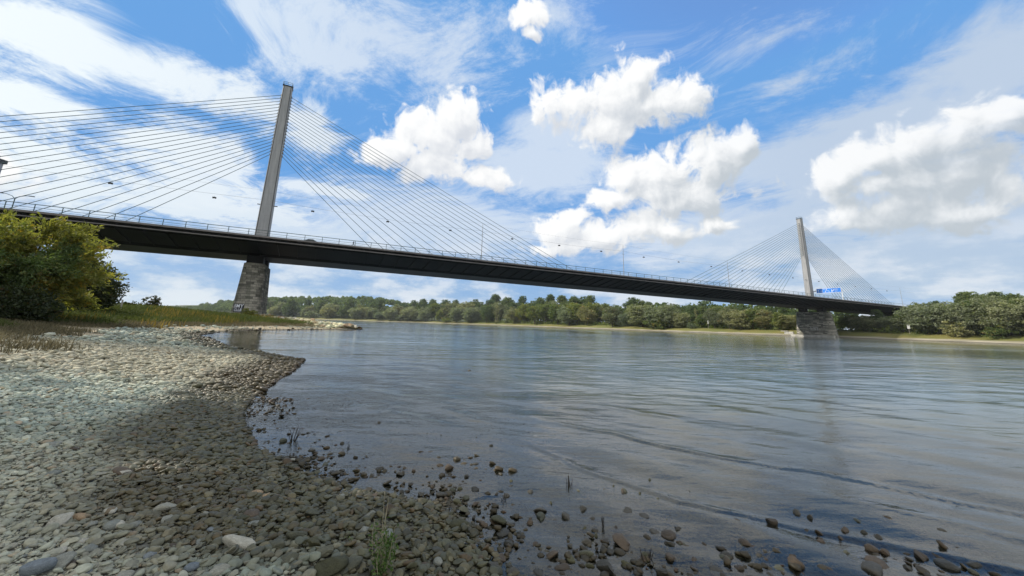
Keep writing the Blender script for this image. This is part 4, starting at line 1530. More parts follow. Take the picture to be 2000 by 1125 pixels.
spray_tree('broadleaf_tree', 'large yellow-green tree with feathery branches on the left bank', loc_at(28, 33), LEAF['yellow'], 9.5, limbs, 0.33, 24, 0.22)
limbs = []
for i in range(40):
    a = rs.rand() * 6.28
    z = rs.uniform(0.6, 7.0)
    w = 4.0 * math.sin(math.pi * min(1, 0.2 + 0.7 * z / 9))
    rr = w * (0.5 + 0.5 * rs.rand())
    limbs.append((rr * math.cos(a), rr * math.sin(a), z, 26))
spray_tree('broadleaf_tree', 'olive green tree at the left edge, in front of the bridge end', loc_at(-35, 30), LEAF['bright'], 9.0, limbs, 0.26, 26, 0.2)
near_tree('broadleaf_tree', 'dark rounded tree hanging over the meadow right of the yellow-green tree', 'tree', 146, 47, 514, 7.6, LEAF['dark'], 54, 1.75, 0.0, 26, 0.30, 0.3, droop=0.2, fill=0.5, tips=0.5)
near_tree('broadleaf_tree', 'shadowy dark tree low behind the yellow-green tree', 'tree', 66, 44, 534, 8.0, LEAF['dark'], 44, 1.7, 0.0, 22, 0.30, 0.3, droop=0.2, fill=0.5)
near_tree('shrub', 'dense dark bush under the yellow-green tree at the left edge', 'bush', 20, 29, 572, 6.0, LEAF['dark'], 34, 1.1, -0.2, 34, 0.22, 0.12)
near_tree('shrub', 'small pointed dark shrub on the skyline left of the near pier', 'shrub', 291, 70, 581, 3.6, LEAF['dark'], 16, 0.62, -0.2, 40, 0.24, 0.10, shape='up', tips=0.8)
near_tree('shrub', 'low dark shrub beside the dark rounded tree', 'shrub', 240, 62, 594, 4.0, LEAF['dark'], 18, 0.7, -0.3, 36, 0.24, 0.10, tips=0.6)
# tall poplars of the bank left of the picture: their shade lies over the beach
for i, (x, y, H, w) in enumerate([(-22.5, 2.0, 28, 9.0), (-21.0, -5.5, 28, 9.0), (-24.5, 8.0, 27, 8.0), (-21.0, -13, 28, 9.0), (-48.0, 24.5, 32, 9.0), (-65.0, 31.0, 36, 9.0), (-80.0, 39.0, 36, 9.0)]):
    r = make_tree('poplar_tree', f'tall dark poplar on the left bank outside the picture, {ordn[i]} in its row', 'poplar tree', 'poplars left of the beach', LEAF['poplar'], rs, H,
                  lobes_upright(rs, H, w, 1.5, 60, 1.7), 3.0 if i in (0, 2) else 2.4, 0.55, 0.4)
    r.location = (x, y, ground_z(x, y) - 0.2)

# ---------------------------------------------------------------- gravel and stones
rs = np.random.RandomState(77)
def ico(sub):
    bm = bmesh.new()
    bmesh.ops.create_icosphere(bm, subdivisions=sub, radius=1.0)
    V = np.array([v.co[:] for v in bm.verts])
    F = np.array([[v.index for v in f.verts] for f in bm.faces])
    bm.free()
    return V, F
def stone_shape(sub, seed, angular=0.0):
    r = np.random.RandomState(seed)
    V, F = ico(sub)
    d = V.copy()
    rad = np.ones(len(V))
    for i in range(7):                               # broad dents and swellings
        k = r.normal(size=3) * 1.3
        rad += 0.10 * np.sin(d @ k + r.rand() * 6.28)
    for i in range(5):                               # worn flat faces
        nn = rand_dirs(r, 1)[0]
        lim = r.uniform(0.60, 0.88) - angular * 0.18
        pr = (d * rad[:, None]) @ nn
        over = np.clip(pr - lim, 0, None)
        d2 = d * rad[:, None] - nn * (over * (0.75 + 0.25 * min(1, angular * 2)))[:, None]
        rad = np.linalg.norm(d2, axis=1)
        d = d2 / rad[:, None]
    P_ = d * rad[:, None]
    P_ -= P_.mean(0)
    P_ /= np.abs(P_).max(0)
    return P_ * 0.5, F
NEAR_SH = [stone_shape(3, 100 + i, 0.4 * (i % 3)) for i in range(14)]
MID_SH = [stone_shape(2, 200 + i, 0.4 * (i % 3)) for i in range(10)]
LOW_SH = [stone_shape(1, 300 + i, 0.2) for i in range(8)]

PAL = np.array([1.36, 1.48, 1.38]) * np.array([(0.235, 0.245, 0.215), (0.20, 0.215, 0.195), (0.27, 0.265, 0.225), (0.175, 0.185, 0.170), (0.30, 0.28, 0.235), (0.235, 0.215, 0.18), (0.145, 0.150, 0.140), (0.34, 0.33, 0.29), (0.25, 0.19, 0.145), (0.21, 0.17, 0.12)])
PW = np.array([.2, .18, .15, .13, .09, .08, .08, .04, .025, .025])

m, n, o = material('river_pebble')
pc = objcoord(n)
cw = attr(n, 'Col')
wetf = attr(n, 'wet', 'Fac')
nz = n.noise(pc, 38.0, 5, 0.65)
nz2 = n.noise(pc, 9.0, 3, 0.5)
c_ = n.mix(1.0, cw, n.ramp(nz, [(0.25, 0.72), (0.75, 1.25)]), 'MULTIPLY')
c_ = n.mix(1.0, c_, n.ramp(nz2, [(0.3, 0.85), (0.7, 1.12)]), 'MULTIPLY')
wetc = n.mix(1.0, c_, (0.24, 0.205, 0.14), 'MULTIPLY')
c_ = n.mix(wetf, c_, wetc)
principled(n, o, c_, n.m('SUBTRACT', 0.85, n.m('MULTIPLY', wetf, 0.38)), 0.3, normal=bump(n, nz, 0.35, 0.008))
MAT_PEB = m

def wetness(x, y):
    d = shore_d(x, y)
    return sstep(d + 1.1 * vnoise(x, y, 1.1, 3), 2.1, 0.7)

def scatter(name, shapes, X, Y, size, seed, sink=0.25):
    """many pebbles as one mesh"""
    r = np.random.RandomState(seed)
    n_ = len(X)
    Zg = land_z(X, Y)
    kind = r.randint(0, len(shapes), n_)
    wet = wetness(X, Y)
    col = PAL[r.choice(len(PAL), n_, p=PW)] * (0.8 + 0.4 * r.rand(n_))[:, None]
    # random warm stones, plus the sunlit strip's warm tone put into the stone colour
    warm = np.maximum(sstep(vnoise(X, Y, 3.0, 2), 0.0, 0.3) * 0.35, 0.55 * sstep(Y, 8, 10.5) * sstep(Y, 20, 16.5))
    col = col * (1 - warm[:, None]) + np.array([0.36, 0.30, 0.20]) * warm[:, None]
    sub = sstep(shore_d(X, Y), 0.0, -0.3)
    col = col * (1 - sub[:, None] * np.array([0.42, 0.52, 0.58]))
    VV, FF, CC, WW = [], [], [], []
    off = 0
    for k in range(len(shapes)):
        idx = np.nonzero(kind == k)[0]
        if not len(idx):
            continue
        V, F = shapes[k]
        m_ = len(idx)
        L = size[idx]
        ax = np.stack([np.ones(m_), 0.62 + 0.33 * r.rand(m_), 0.30 + 0.26 * r.rand(m_)], 1) * L[:, None]
        A = V[None] * ax[:, None]
        az_ = r.rand(m_) * 6.28
        t1, t2 = r.normal(size=m_) * 0.22, r.normal(size=m_) * 0.22
        ca, sa = np.cos(az_), np.sin(az_)
        x, y, z = A[..., 0], A[..., 1], A[..., 2]
        c1, s1 = np.cos(t1)[:, None], np.sin(t1)[:, None]
        y, z = y * c1 - z * s1, y * s1 + z * c1
        c1, s1 = np.cos(t2)[:, None], np.sin(t2)[:, None]
        x, z = x * c1 + z * s1, -x * s1 + z * c1
        x, y = x * ca[:, None] - y * sa[:, None], x * sa[:, None] + y * ca[:, None]
        lift = ax[:, 2] * (0.5 - sink) + r.rand(m_) * 0.25 * L
        P_ = np.stack([x + X[idx][:, None], y + Y[idx][:, None], z + (Zg[idx] + lift)[:, None]], -1)
        VV.append(P_.reshape(-1, 3))
        FF.append((F[None] + (off + np.arange(m_) * len(V))[:, None, None]).reshape(-1, 3))
        CC.append(np.repeat(col[idx], len(V), 0))
        WW.append(np.repeat(wet[idx], len(V)))
        off += m_ * len(V)
    ob = np_mesh(name, np.concatenate(VV), np.concatenate(FF), MAT_PEB, smooth=True,
                 attrs={'Col': ('FLOAT_COLOR', 'POINT', np.concatenate(CC)), 'wet': ('FLOAT', 'POINT', np.concatenate(WW))})
    tag(ob, kind='stuff')
    return ob

def in_view(X, Y, margin=0.6):
    return (np.abs(X) < 1.42 * Y + margin + 1.0) & (Y > 1.6)
def sample(n_, x0, x1, y0, y1, dmin, dmax, r):
    X, Y = r.uniform(x0, x1, n_), r.uniform(y0, y1, n_)
    d = shore_d(X, Y)
    k = in_view(X, Y) & (d > dmin) & (d < dmax)
    return X[k], Y[k], d[k]
r = np.random.RandomState(1)
# close to the camera
X, Y, d = sample(78000, -7, 1.5, 1.7, 4.9, -0.15, 30, r)
big = sstep(d, 2.0, 0.5)
sz = np.clip(np.exp(r.normal(math.log(0.0235), 0.55, len(X))) * (1 + 0.75 * big), 0.008, 0.095)
keep = r.rand(len(X)) < 0.92 - 0.45 * big
X, Y, sz = X[keep], Y[keep], sz[keep]
k = sz > 0.032
scatter('gravel', NEAR_SH, X[k], Y[k], sz[k], 2)
scatter('gravel', MID_SH, X[~k], Y[~k], sz[~k], 22)
X, Y, d = sample(84000, -12, 1.5, 4.9, 9.0, -0.15, 30, r)
big = sstep(d, 2.0, 0.5)
sz = np.exp(r.normal(math.log(0.036), 0.5, len(X))) * (1 + 0.6 * big)
scatter('gravel', MID_SH, X, Y, np.clip(sz, 0.012, 0.12), 12)
# pebbles thinning out into the shallows, in clumps that break the surface
X, Y, d = sample(60000, -6, 7, 1.8, 9.0, -4.2, 0.0, r)
pr = np.exp(d / 0.8) * 0.9 + 0.30 * np.exp(d / 2.2)
clump = sstep(vnoise(X, Y, 0.8, 3), -0.02, 0.22)
k = r.rand(len(X)) < pr * (0.25 + 0.9 * clump)
scatter('gravel', MID_SH, X[k], Y[k], np.clip(np.exp(r.normal(math.log(0.030), 0.5, k.sum())), 0.010, 0.10), 3, sink=0.15)
X, Y, d = sample(42000, -5, 6, 1.9, 7.0, -3.6, 0.0, r)
clump = sstep(vnoise(X, Y, 0.42, 3), 0.06, 0.2) * (0.35 + sstep(vnoise(X, Y, 1.7, 2), -0.05, 0.15))
k = r.rand(len(X)) < clump * np.exp(d / 1.3) * 0.8
L = np.clip(np.exp(r.normal(math.log(0.046), 0.45, k.sum())), 0.022, 0.11)
scatter('gravel', MID_SH, X[k], Y[k], L, 33, sink=-0.12)
# middle distance
X, Y, d = sample(95000, -26, 0, 9.0, 19.0, -0.25, 16, r)
k = r.rand(len(X)) < sstep(d + 3 * vnoise(X, Y, 4, 3), 10, 7)
scatter('gravel', LOW_SH, X[k], Y[k], np.clip(np.exp(r.normal(math.log(0.075), 0.42, k.sum())), 0.03, 0.22), 4, sink=0.2)
# farther up the bay
X, Y, d = sample(60000, -48, -8, 19.0, 60.0, -0.3, 14, r)
k = r.rand(len(X)) < sstep(d + 3 * vnoise(X, Y, 4, 3), 6.0, 4.5) * sstep(Y, 42, 34) * np.clip(1.3 - Y / 60, 0.1, 1)
scatter('gravel', LOW_SH, X[k], Y[k], np.clip(np.exp(r.normal(math.log(0.13), 0.45, k.sum())), 0.05, 0.5), 5, sink=0.25)

X, Y, d = sample(26000, -52, -22, 36.0, 78.0, -0.4, 7, r)
k = r.rand(len(X)) < 0.10 + 0.5 * sstep(vnoise(X, Y, 3.0, 3), 0.02, 0.2)
scatter('gravel', LOW_SH, X[k], Y[k], np.clip(np.exp(r.normal(math.log(0.16), 0.5, k.sum())), 0.05, 0.6), 55, sink=0.25)

# ---- riprap on the groyne: loose rubble, with the larger blocks as objects
def groyne_pts(n_, r):
    t = r.rand(n_) ** 0.8
    a, b_ = np.array([-66.0, 97.0]), np.array([-29.0, 71.5])
    ab = b_ - a
    nr = np.array([ab[1], -ab[0]]) / np.linalg.norm(ab)
    w = r.normal(size=n_) * (4.0 - 2.0 * t)
    P_ = a + ab * t[:, None] + nr * w[:, None]
    return P_[:, 0], P_[:, 1], t
X, Y, t = groyne_pts(5200, r)
k = (shore_d(X, Y) > -0.8)
rub = scatter('rubble', MID_SH[:6], X[k], Y[k], np.clip(np.exp(r.normal(math.log(0.42), 0.4, k.sum())), 0.15, 1.1), 6, sink=0.2)
at = rub.data.attributes['Col']
cdat = np.empty(len(at.data) * 4, np.float32)
at.data.foreach_get('color', cdat)
cdat = cdat.reshape(-1, 4)
cdat[:, :3] = cdat[:, :3] * np.array([1.35, 1.2, 0.95])
at.data.foreach_set('color', cdat.ravel())

# ---- single stones that stand out
def stone_mat(name, col, wet):
    m, n, o = material(name)
    pc = objcoord(n)
    nz, nz2 = n.noise(pc, 22.0, 6, 0.65), n.noise(pc, 6.0, 4, 0.55)
    oi = n.new('ShaderNodeObjectInfo').outputs['Random']
    c = n.mix(1.0, (*col, 1), n.ramp(nz, [(0.25, 0.68), (0.78, 1.28)]), 'MULTIPLY')
    c = n.mix(1.0, c, n.ramp(nz2, [(0.3, 0.75), (0.7, 1.15)]), 'MULTIPLY')
    c = n.mix(1.0, c, n.ramp(oi, [(0.0, (0.75, 0.78, 0.8)), (1.0, (1.25, 1.18, 1.08))]), 'MULTIPLY')
    principled(n, o, c, 0.85 - 0.4 * wet, 0.3 + 0.15 * wet, normal=bump(n, n.m('ADD', nz, n.m('MULTIPLY', nz2, 2.0)), 0.45, 0.012))
    return m
SM = {'grey': stone_mat('dry_grey_stone', (0.235, 0.24, 0.21), 0), 'pale': stone_mat('pale_stone', (0.37, 0.36, 0.31), 0), 'tan': stone_mat('tan_stone', (0.30, 0.22, 0.14), 0.1),
      'brown': stone_mat('brown_stone', (0.070, 0.052, 0.033), 0.6), 'wet': stone_mat('wet_dark_stone', (0.048, 0.044, 0.032), 0.8), 'rust': stone_mat('rusty_stone', (0.20, 0.095, 0.045), 0.5),
      'moss': stone_mat('mossy_stone', (0.062, 0.060, 0.028), 0.4), 'blue': stone_mat('blue_grey_stone', (0.17, 0.195, 0.215), 0.1), 'olive': stone_mat('olive_stone', (0.085, 0.085, 0.055), 0.5)}
ROUND = [stone_shape(3, 400 + i, 0.45) for i in range(8)]
BLOCK = [stone_shape(3, 500 + i, 1.3) for i in range(8)]
mesh_cache = {}
def stone_object(name, shp, i, mat, x, y, z, L, wr, hr, rz, tilt, label, cat, group=None):
    key = (shp, i, mat)
    if key not in mesh_cache:
        V, F = (ROUND if shp == 'round' else BLOCK)[i]
        me_o = np_mesh(name, V, F, SM[mat], smooth=True)
        mesh_cache[key] = me_o.data
        ob = me_o
    else:
        ob = bpy.data.objects.new(name, mesh_cache[key])
        COL.objects.link(ob)
    ob.location = (x, y, z)
    ob.scale = (L, L * wr, L * hr)
    ob.rotation_euler = (tilt[0], tilt[1], rz)
    tag(ob, label, cat, group)
    return ob
rs = np.random.RandomState(9)
taken = []
def px_stone(x, y, wpx, mat, shp='round', hr=None, wr=None, label=None, group=None, zhint=0.0, name='river_stone', cat='stone'):
    p = on_plane(x, y, zhint)
    for _ in range(4):
        p = on_plane(x, y, max(ground_z(p[0], p[1]), -0.02) + 0.02)
    dist = np.linalg.norm(p - CAM)
    L = wpx / F_PX * dist * 0.86
    hr = hr * 0.8 if hr else rs.uniform(0.28, 0.5)
    wr = wr if wr else rs.uniform(0.65, 0.95)
    g_ = ground_z(p[0], p[1])
    zc = max(g_ + L * hr * 0.33, 0.0 + L * hr * 0.12)
    if zc - L * hr * 0.5 > g_ + 0.002:               # stands on the bed, so make it tall enough to reach it
        top = zc + L * hr * 0.5
        hr = (top - g_ + 0.01) / L
        zc = (top + g_ - 0.01) / 2
    rz = rs.uniform(-0.5, 0.5) if wpx > 60 else rs.rand() * 6.28
    taken.append((p[0], p[1], L))
    return stone_object(name, shp, rs.randint(8), mat, p[0], p[1], zc, L, wr, hr, rz, (rs.normal() * 0.12, rs.normal() * 0.12), label, cat, group)

NOTE = [  # stones one can point at: x, y, width, material, form, label
    (467, 1066, 54, 'pale', 'block', 0.42, 'broad pale flat stone, the largest light one near the waterline'),
    (542, 1067, 31, 'olive', 'round', 0.7, 'olive rounded stone just right of the broad pale flat stone'),
    (610, 1064, 34, 'moss', 'round', 0.75, 'greenish upright oval stone left of the green weed, below the blocky stones'),
    (646, 1114, 60, 'moss', 'block', 0.6, 'big mossy boulder cut by the bottom edge of the photo'),
    (560, 1098, 40, 'olive', 'block', 0.5, 'dark angular stone left of the big mossy boulder'),
    (580, 1048, 34, 'olive', 'block', 0.6, 'dark knobbly stone above the greenish oval stone'),
    (612, 1004, 28, 'olive', 'block', 0.75, 'square-sided block among the wet stones by the small pool'),
    (492, 1006, 36, 'brown', 'round', 0.5, 'long brown stone leaning up to the right below the tan stones'),
    (757, 999, 26, 'brown', 'block', 1.0, 'upright brown block at the water edge above the green weed'),
    (720, 1008, 26, 'grey', 'round', 0.55, 'smooth grey oval stone left of the upright brown block'),
    (880, 1087, 27, 'olive', 'block', 0.95, 'grey-green standing stone in a puddle near the bottom of the photo'),
    (855, 1097, 22, 'grey', 'round', 0.75, 'grey rounded stone left of the standing stone near the bottom'),
    (810, 1080, 28, 'olive', 'block', 0.7, 'dark triangular stone right of the green weed'),
    (684, 1104, 40, 'olive', 'round', 0.5, 'wide flat stone right of the big mossy boulder'),
    (633, 1078, 36, 'olive', 'round', 0.5, 'flat olive stone between the oval stone and the green weed'),
    (760, 1044, 28, 'grey', 'block', 0.55, 'pale grey stone half hidden behind the green weed'),
    (894, 1024, 38, 'moss', 'round', 0.5, 'mossy oval stone lying in the shallows right of the green weed'),
    (501, 964, 22, 'tan', 'round', 0.6, 'left one of two orange-tan stones at the end of the beach'),
    (519, 970, 22, 'tan', 'round', 0.6, 'right one of two orange-tan stones at the end of the beach'),
    (736, 972, 13, 'rust', 'round', 0.7, 'rust-red stone at the water edge above the green weed'),
    (462, 962, 30, 'brown', 'round', 0.5, 'wide brown stone left of the orange-tan stones'),
    (103, 868, 28, 'grey', 'block', 0.3, 'flat grey slab on the gravel at the far left'),
    (240, 921, 30, 'brown', 'round', 0.35, 'dark flat stone lying alone in the pale gravel'),
    (155, 1009, 20, 'tan', 'round', 0.55, 'pinkish rounded stone on the left gravel'),
    (112, 1018, 33, 'pale', 'block', 0.55, 'pale split stone on the left gravel'),
    (217, 997, 24, 'pale', 'round', 0.5, 'cream-coloured oval stone on the left gravel'),
    (322, 992, 30, 'grey', 'block', 0.6, 'tilted grey slab standing up in the left gravel'),
    (352, 981, 20, 'brown', 'block', 0.6, 'brown angular stone beside the tilted grey slab'),
    (75, 1112, 36, 'blue', 'block', 0.7, 'blue-grey stone at the bottom left corner'),
    (108, 1103, 38, 'grey', 'round', 0.5, 'large grey stone next to the blue-grey stone in the corner'),
    (428, 1116, 32, 'grey', 'round', 0.55, 'grey rounded stone at the bottom edge left of the mossy boulder'),
    (293, 1085, 18, 'blue', 'round', 0.8, 'small round blue-grey stone in the left gravel'),
    (377, 1105, 22, 'blue', 'round', 0.6, 'blue-grey stone at the bottom edge of the left gravel'),
    (225, 1026, 28, 'pale', 'round', 0.5, 'pale flat stone below the cream-coloured oval one'),
    (150, 686, 12, 'pale', 'block', 0.6, 'pale stone alone in the sunlit strip of the far beach'),
    (877, 914, 22, 'brown', 'block', 0.85, 'pointed brown rock alone in open shallow water'),
    (553, 862, 15, 'olive', 'block', 0.8, 'wedge-shaped rock beside the dead twigs in the water'),
    (668, 867, 8, 'wet', 'block', 1.0, 'tiny dark upright rock in the water right of the dead twigs'),
    (959, 872, 9, 'wet', 'block', 1.0, 'tiny peaked dark rock far out in the shallows'),
    (741, 826, 10, 'wet', 'round', 0.7, 'tiny dark rock, the outermost on the left in the water'),
    (916, 724, 13, 'wet', 'round', 0.35, 'small dark driftwood-like rock far out on the open river'),
    (1218, 960, 20, 'brown', 'block', 0.55, 'brown rock beside the inner low wave line'),
    (1506, 1021, 18, 'brown', 'block', 0.9, 'upright brown rock standing in water in front of the wave line'),
    (1440, 1019, 20, 'brown', 'round', 0.5, 'flat brown rock left of the upright one in the water'),
    (1552, 1103, 30, 'brown', 'block', 0.8, 'large brown boulder in the water near the bottom right'),
    (1454, 1063, 24, 'brown', 'round', 0.6, 'round brown rock between the upright rock and the large boulder'),
    (1217, 1063, 46, 'brown', 'block', 0.55, 'wide cluster-like brown rock in the middle of the shallows'),
    (1844, 1040, 18, 'wet', 'round', 0.4, 'flat dark rock, farthest right in the shallow water'),
    (1797, 1085, 27, 'brown', 'round', 0.4, 'long flat brown rock near the bottom right corner'),
    (1712, 1101, 30, 'brown', 'round', 0.45, 'flat brown rock left of the long flat one at the bottom right'),
    (896, 1022, 30, 'moss', 'round', 0.45, ''),
]
for q in NOTE:
    x, y, w, mat, shp, hr, lb = q
    if lb:
        px_stone(x, y, w, mat, shp, hr, label=lb, name='boulder' if w > 40 else 'river_stone', group='stones on the beach and in the shallows')

WATERST = """350,313,25 410,390,20 585,368,18 655,376,18 797,380,18 830,388,25 945,386,18 1172,396,22 1310,470,18 70,485,50 90,512,35 175,548,40 240,553,45 120,555,30 50,555,40 455,565,50
520,548,25 995,600,25 780,575,30 1330,652,45 1388,652,35 1450,640,25 1497,622,25 1625,660,25 1085,650,45 925,660,35 970,670,45 650,665,60 710,640,40 745,632,30 820,638,45 330,665,50 400,688,40
290,697,40 555,660,45 570,700,60 480,706,70 775,680,40 680,680,25 735,700,50 820,705,50 912,718,25 770,740,70 1140,740,80 1140,775,70 1345,738,60 1265,778,60 1005,770,35 935,795,100 960,850,90
1555,750,70 1390,780,40 1750,785,25 1770,770,20 1645,778,60 1410,862,35 1505,828,45 1350,828,25 1760,865,80 1825,908,50 1810,830,50 1770,910,60 1690,850,60 1650,970,60 1360,895,60 1115,910,50
1275,865,20 1200,960,90 1360,955,90 1065,970,25 1780,975,40 940,970,90 910,1010,100 1245,1025,80 1460,1030,120 1560,1005,60 1730,1045,60 1980,825,40 1715,685,25 1870,650,22 1190,705,30 1040,860,50 985,905,60
1090,800,40 860,810,60 1480,940,50 1290,980,60 1010,1040,70 1130,1045,60 1620,1040,60 1380,1010,50"""
i = 0
for q in WATERST.split():
    x, y, w = [float(v) for v in q.split(',')]
    mat = ['wet', 'brown', 'wet', 'olive', 'wet', 'brown', 'moss', 'wet'][rs.randint(8)]
    px_stone(600 + x / 2.5, 700 + y / 2.5, max(7, w / 2.5 * 0.9), mat, 'block' if rs.rand() < 0.6 else 'round', label='dark wet stone poking out of the shallow water among many alike', group='wet stones in the shallows')
WATER2 = """40,770,40 148,720,30 265,930,40 225,955,70 275,990,40 375,993,30 545,990,55 820,875,30 762,857,30 1018,895,40 963,930,40 1040,940,30 1100,960,30 865,980,30 945,962,20 1075,1005,40
1355,1045,40 1390,1078,60 1505,1078,50 1085,1110,90 905,1105,60 690,1090,50 460,1050,45 240,1052,50 130,1050,40 200,1110,50 430,1105,70 520,1095,40 975,1030,40 1500,1105,30 1130,1020,30 605,1040,30 760,1020,26 870,1060,34 330,1060,44 1230,1090,34"""
for q in WATER2.split():
    x, y, w = [float(v) for v in q.split(',')]
    mat = ['wet', 'brown', 'wet', 'brown', 'olive'][rs.randint(5)]
    px_stone(1200 + x / 2.1425, 600 + y / 2.1425, max(7, w / 2.1425 * 0.9), mat, 'block' if rs.rand() < 0.5 else 'round', label='dark wet stone poking out of the shallow water among many alike', group='wet stones in the shallows')
BEACH4 = """930,930,120 1135,1010,140 1730,1010,90 1440,770,100 1240,740,100 905,510,100 650,650,80 1635,920,90 1590,760,80 320,920,90 1300,455,55 1345,490,45 1440,500,55 140,930,45 100,1060,110 1540,925,80 1965,690,75 1280,625,80
560,540,80 440,540,80 230,600,90 300,650,100 380,690,80 450,780,70 720,690,60 760,560,70 1000,560,80 1060,470,70 1180,520,60 880,690,60 960,630,70 1100,640,70 1380,640,80 1520,610,70 1560,700,70 1700,740,60
1650,850,60 1800,880,50 1860,870,60 1880,1000,60 200,1000,60 420,1010,70 500,900,60 700,960,60 1000,1020,60 1240,960,60 1330,880,60 1480,880,60 1400,980,70 260,770,60 180,700,60 90,780,80 330,400,70 240,330,60 180,280,60 130,230,50 400,380,60 500,330,60 560,260,60 640,250,60 690,190,60 830,300,70 880,370,60 980,370,70 1060,290,40 1150,360,40"""
for q in BEACH4.split():
    x, y, w = [float(v) for v in q.split(',')]
    mat = ['olive', 'wet', 'brown', 'olive', 'grey', 'moss'][rs.randint(6)]
    px_stone(400 + x / 4, 850 + y / 4, w / 4 * 1.0, mat, 'block' if rs.rand() < 0.4 else 'round', label='damp stone lying on the dark wet gravel among many alike', group='damp stones near the waterline')
for q in """410,300,70 620,350,60 780,300,70 960,285,90 700,260,60 880,440,60 560,560,70 700,700,80 880,710,110 1000,760,90 1060,690,80 640,820,80 460,900,80 700,880,80 1170,940,60 1350,860,70 980,830,80 1240,900,70 1510,1025,80
1080,620,60 1300,650,80 1420,400,60 1260,190,40 1350,100,60 1210,100,60 900,190,60 580,100,50 250,850,60 330,800,60 90,860,60 180,930,60 540,1000,80 820,1010,80 900,960,60 1560,820,60 1640,730,60 1720,640,60 1500,560,60 1610,600,60 980,1080,90 680,1050,60""".split():
    x, y, w = [float(v) for v in q.split(',')]
    mat = ['grey', 'pale', 'grey', 'grey', 'blue', 'brown', 'grey'][rs.randint(7)]
    px_stone(x / 4, 850 + y / 4, w / 4 * 0.95, mat, 'block' if rs.rand() < 0.3 else 'round', label='dry grey stone on the pale gravel, a little larger than its neighbours', group='larger stones on the dry gravel')
# small chips and pebbles gathered round the stones in the shallows
CX, CY_, CL = [], [], []
for (x, y, L) in taken:
    if shore_d(np.array([x]), np.array([y]))[0] < 0.15:
        k = rs.randint(5, 15)
        a_ = rs.rand(k) * 6.28
        q = L * (0.35 + 1.1 * rs.rand(k))
        CX += list(x + np.cos(a_) * q * 1.3)
        CY_ += list(y + np.sin(a_) * q)
        CL += list(L * rs.uniform(0.10, 0.42, k))
scatter('gravel', MID_SH, np.array(CX), np.array(CY_), np.clip(np.array(CL), 0.012, 0.09), 44, sink=-0.1)
# larger blocks of the groyne
X, Y, t = groyne_pts(60, np.random.RandomState(4))
for x, y in zip(X, Y):
    if shore_d(np.array([x]), np.array([y]))[0] > -0.5:
        L = rs.uniform(0.8, 1.5)
        stone_object('boulder', 'block', rs.randint(8), 'tan' if rs.rand() < 0.5 else 'pale', x, y, ground_z(x, y) + L * 0.22, L, rs.uniform(0.6, 0.9), rs.uniform(0.5, 0.7), rs.rand() * 6.28, (rs.normal() * 0.2, rs.normal() * 0.2),
                     'sunlit tan block of riprap on the stone groyne among many alike', 'boulder', 'riprap blocks on the groyne')

# ---------------------------------------------------------------- grass, weeds and small things
rs = np.random.RandomState(55)
def blades(name, X, Y, H, w, mat, bend=0.4, per=1, kind='stuff'):
    n_ = len(X)
    Z = land_z(X, Y)
    a = rs.rand(n_) * 6.28
    lean = bend * rs.rand(n_) * H
    dx, dy = np.cos(a) * lean + 0.12 * H, np.sin(a) * lean
    px_, py_ = -np.sin(a) * w * 0.5, np.cos(a) * w * 0.5
    V = np.stack([np.stack([X - px_, Y - py_, Z - 0.03], 1), np.stack([X + px_, Y + py_, Z - 0.03], 1),
                  np.stack([X + px_ * 0.7 + dx * 0.35, Y + py_ * 0.7 + dy * 0.35, Z + H * 0.6], 1), np.stack([X - px_ * 0.7 + dx * 0.35, Y - py_ * 0.7 + dy * 0.35, Z + H * 0.6], 1),
                  np.stack([X + dx, Y + dy, Z + H], 1)], 1).reshape(-1, 3)
    b_ = np.arange(n_)[:, None] * 5
    q = b_ + np.array([[0, 1, 2, 3]])
    t = b_ + np.array([[3, 2, 4]])
    ti = np.repeat(np.clip(rs.rand(n_) * 0.6 + 0.8 * (vnoise(X, Y, 2.5, 3) + 0.25), 0, 1), 5)
    ob = np_mesh(name, V, [q, t], mat, attrs={'tint': ('FLOAT', 'POINT', ti)})
    if kind:
        tag(ob, kind=kind)
    return ob
def gmat(name, dark, light, mid=None):
    m, n, o = material(name)
    t = attr(n, 'tint', 'Fac')
    c = n.mix(t, dark, light)
    b = principled(n, None, c, 0.8, 0.15)
    tb = n.new('ShaderNodeBsdfTranslucent')
    n.put(tb.inputs['Color'], c)
    ms = n.new('ShaderNodeMixShader')
    ms.inputs[0].default_value = 0.35
    n.L.new(b.outputs[0], ms.inputs[1])
    n.L.new(tb.outputs[0], ms.inputs[2])
    n.L.new(ms.outputs[0], o.inputs[0])
    return m
G_GREEN = gmat('meadow_blade', (0.035, 0.055, 0.012), (0.115, 0.135, 0.030))
G_DRY = gmat('dry_blade', (0.075, 0.066, 0.038), (0.185, 0.160, 0.092))
G_GOLD = gmat('golden_weed_blade', (0.120, 0.095, 0.018), (0.330, 0.235, 0.045))
def meadow(n_, x0, x1, y0, y1, d0, d1, fn=None):
    X, Y = rs.uniform(x0, x1, n_), rs.uniform(y0, y1, n_)
    d = shore_d(X, Y) + 5 * vnoise(X, Y, 6.0, 4) + 3 * vnoise(X, Y, 1.3, 4)
    k = (d > d0) & (d < d1) & (np.abs(X) < 1.48 * Y + 3)
    k &= (np.abs((X - BO[0]) * BU[0] + (Y - BO[1]) * BU[1] - 0.5) > 3.5) | (np.abs((X - BO[0]) * BN[0] + (Y - BO[1]) * BN[1]) > 11)
    X, Y, d = X[k], Y[k], d[k]
    return X, Y, d
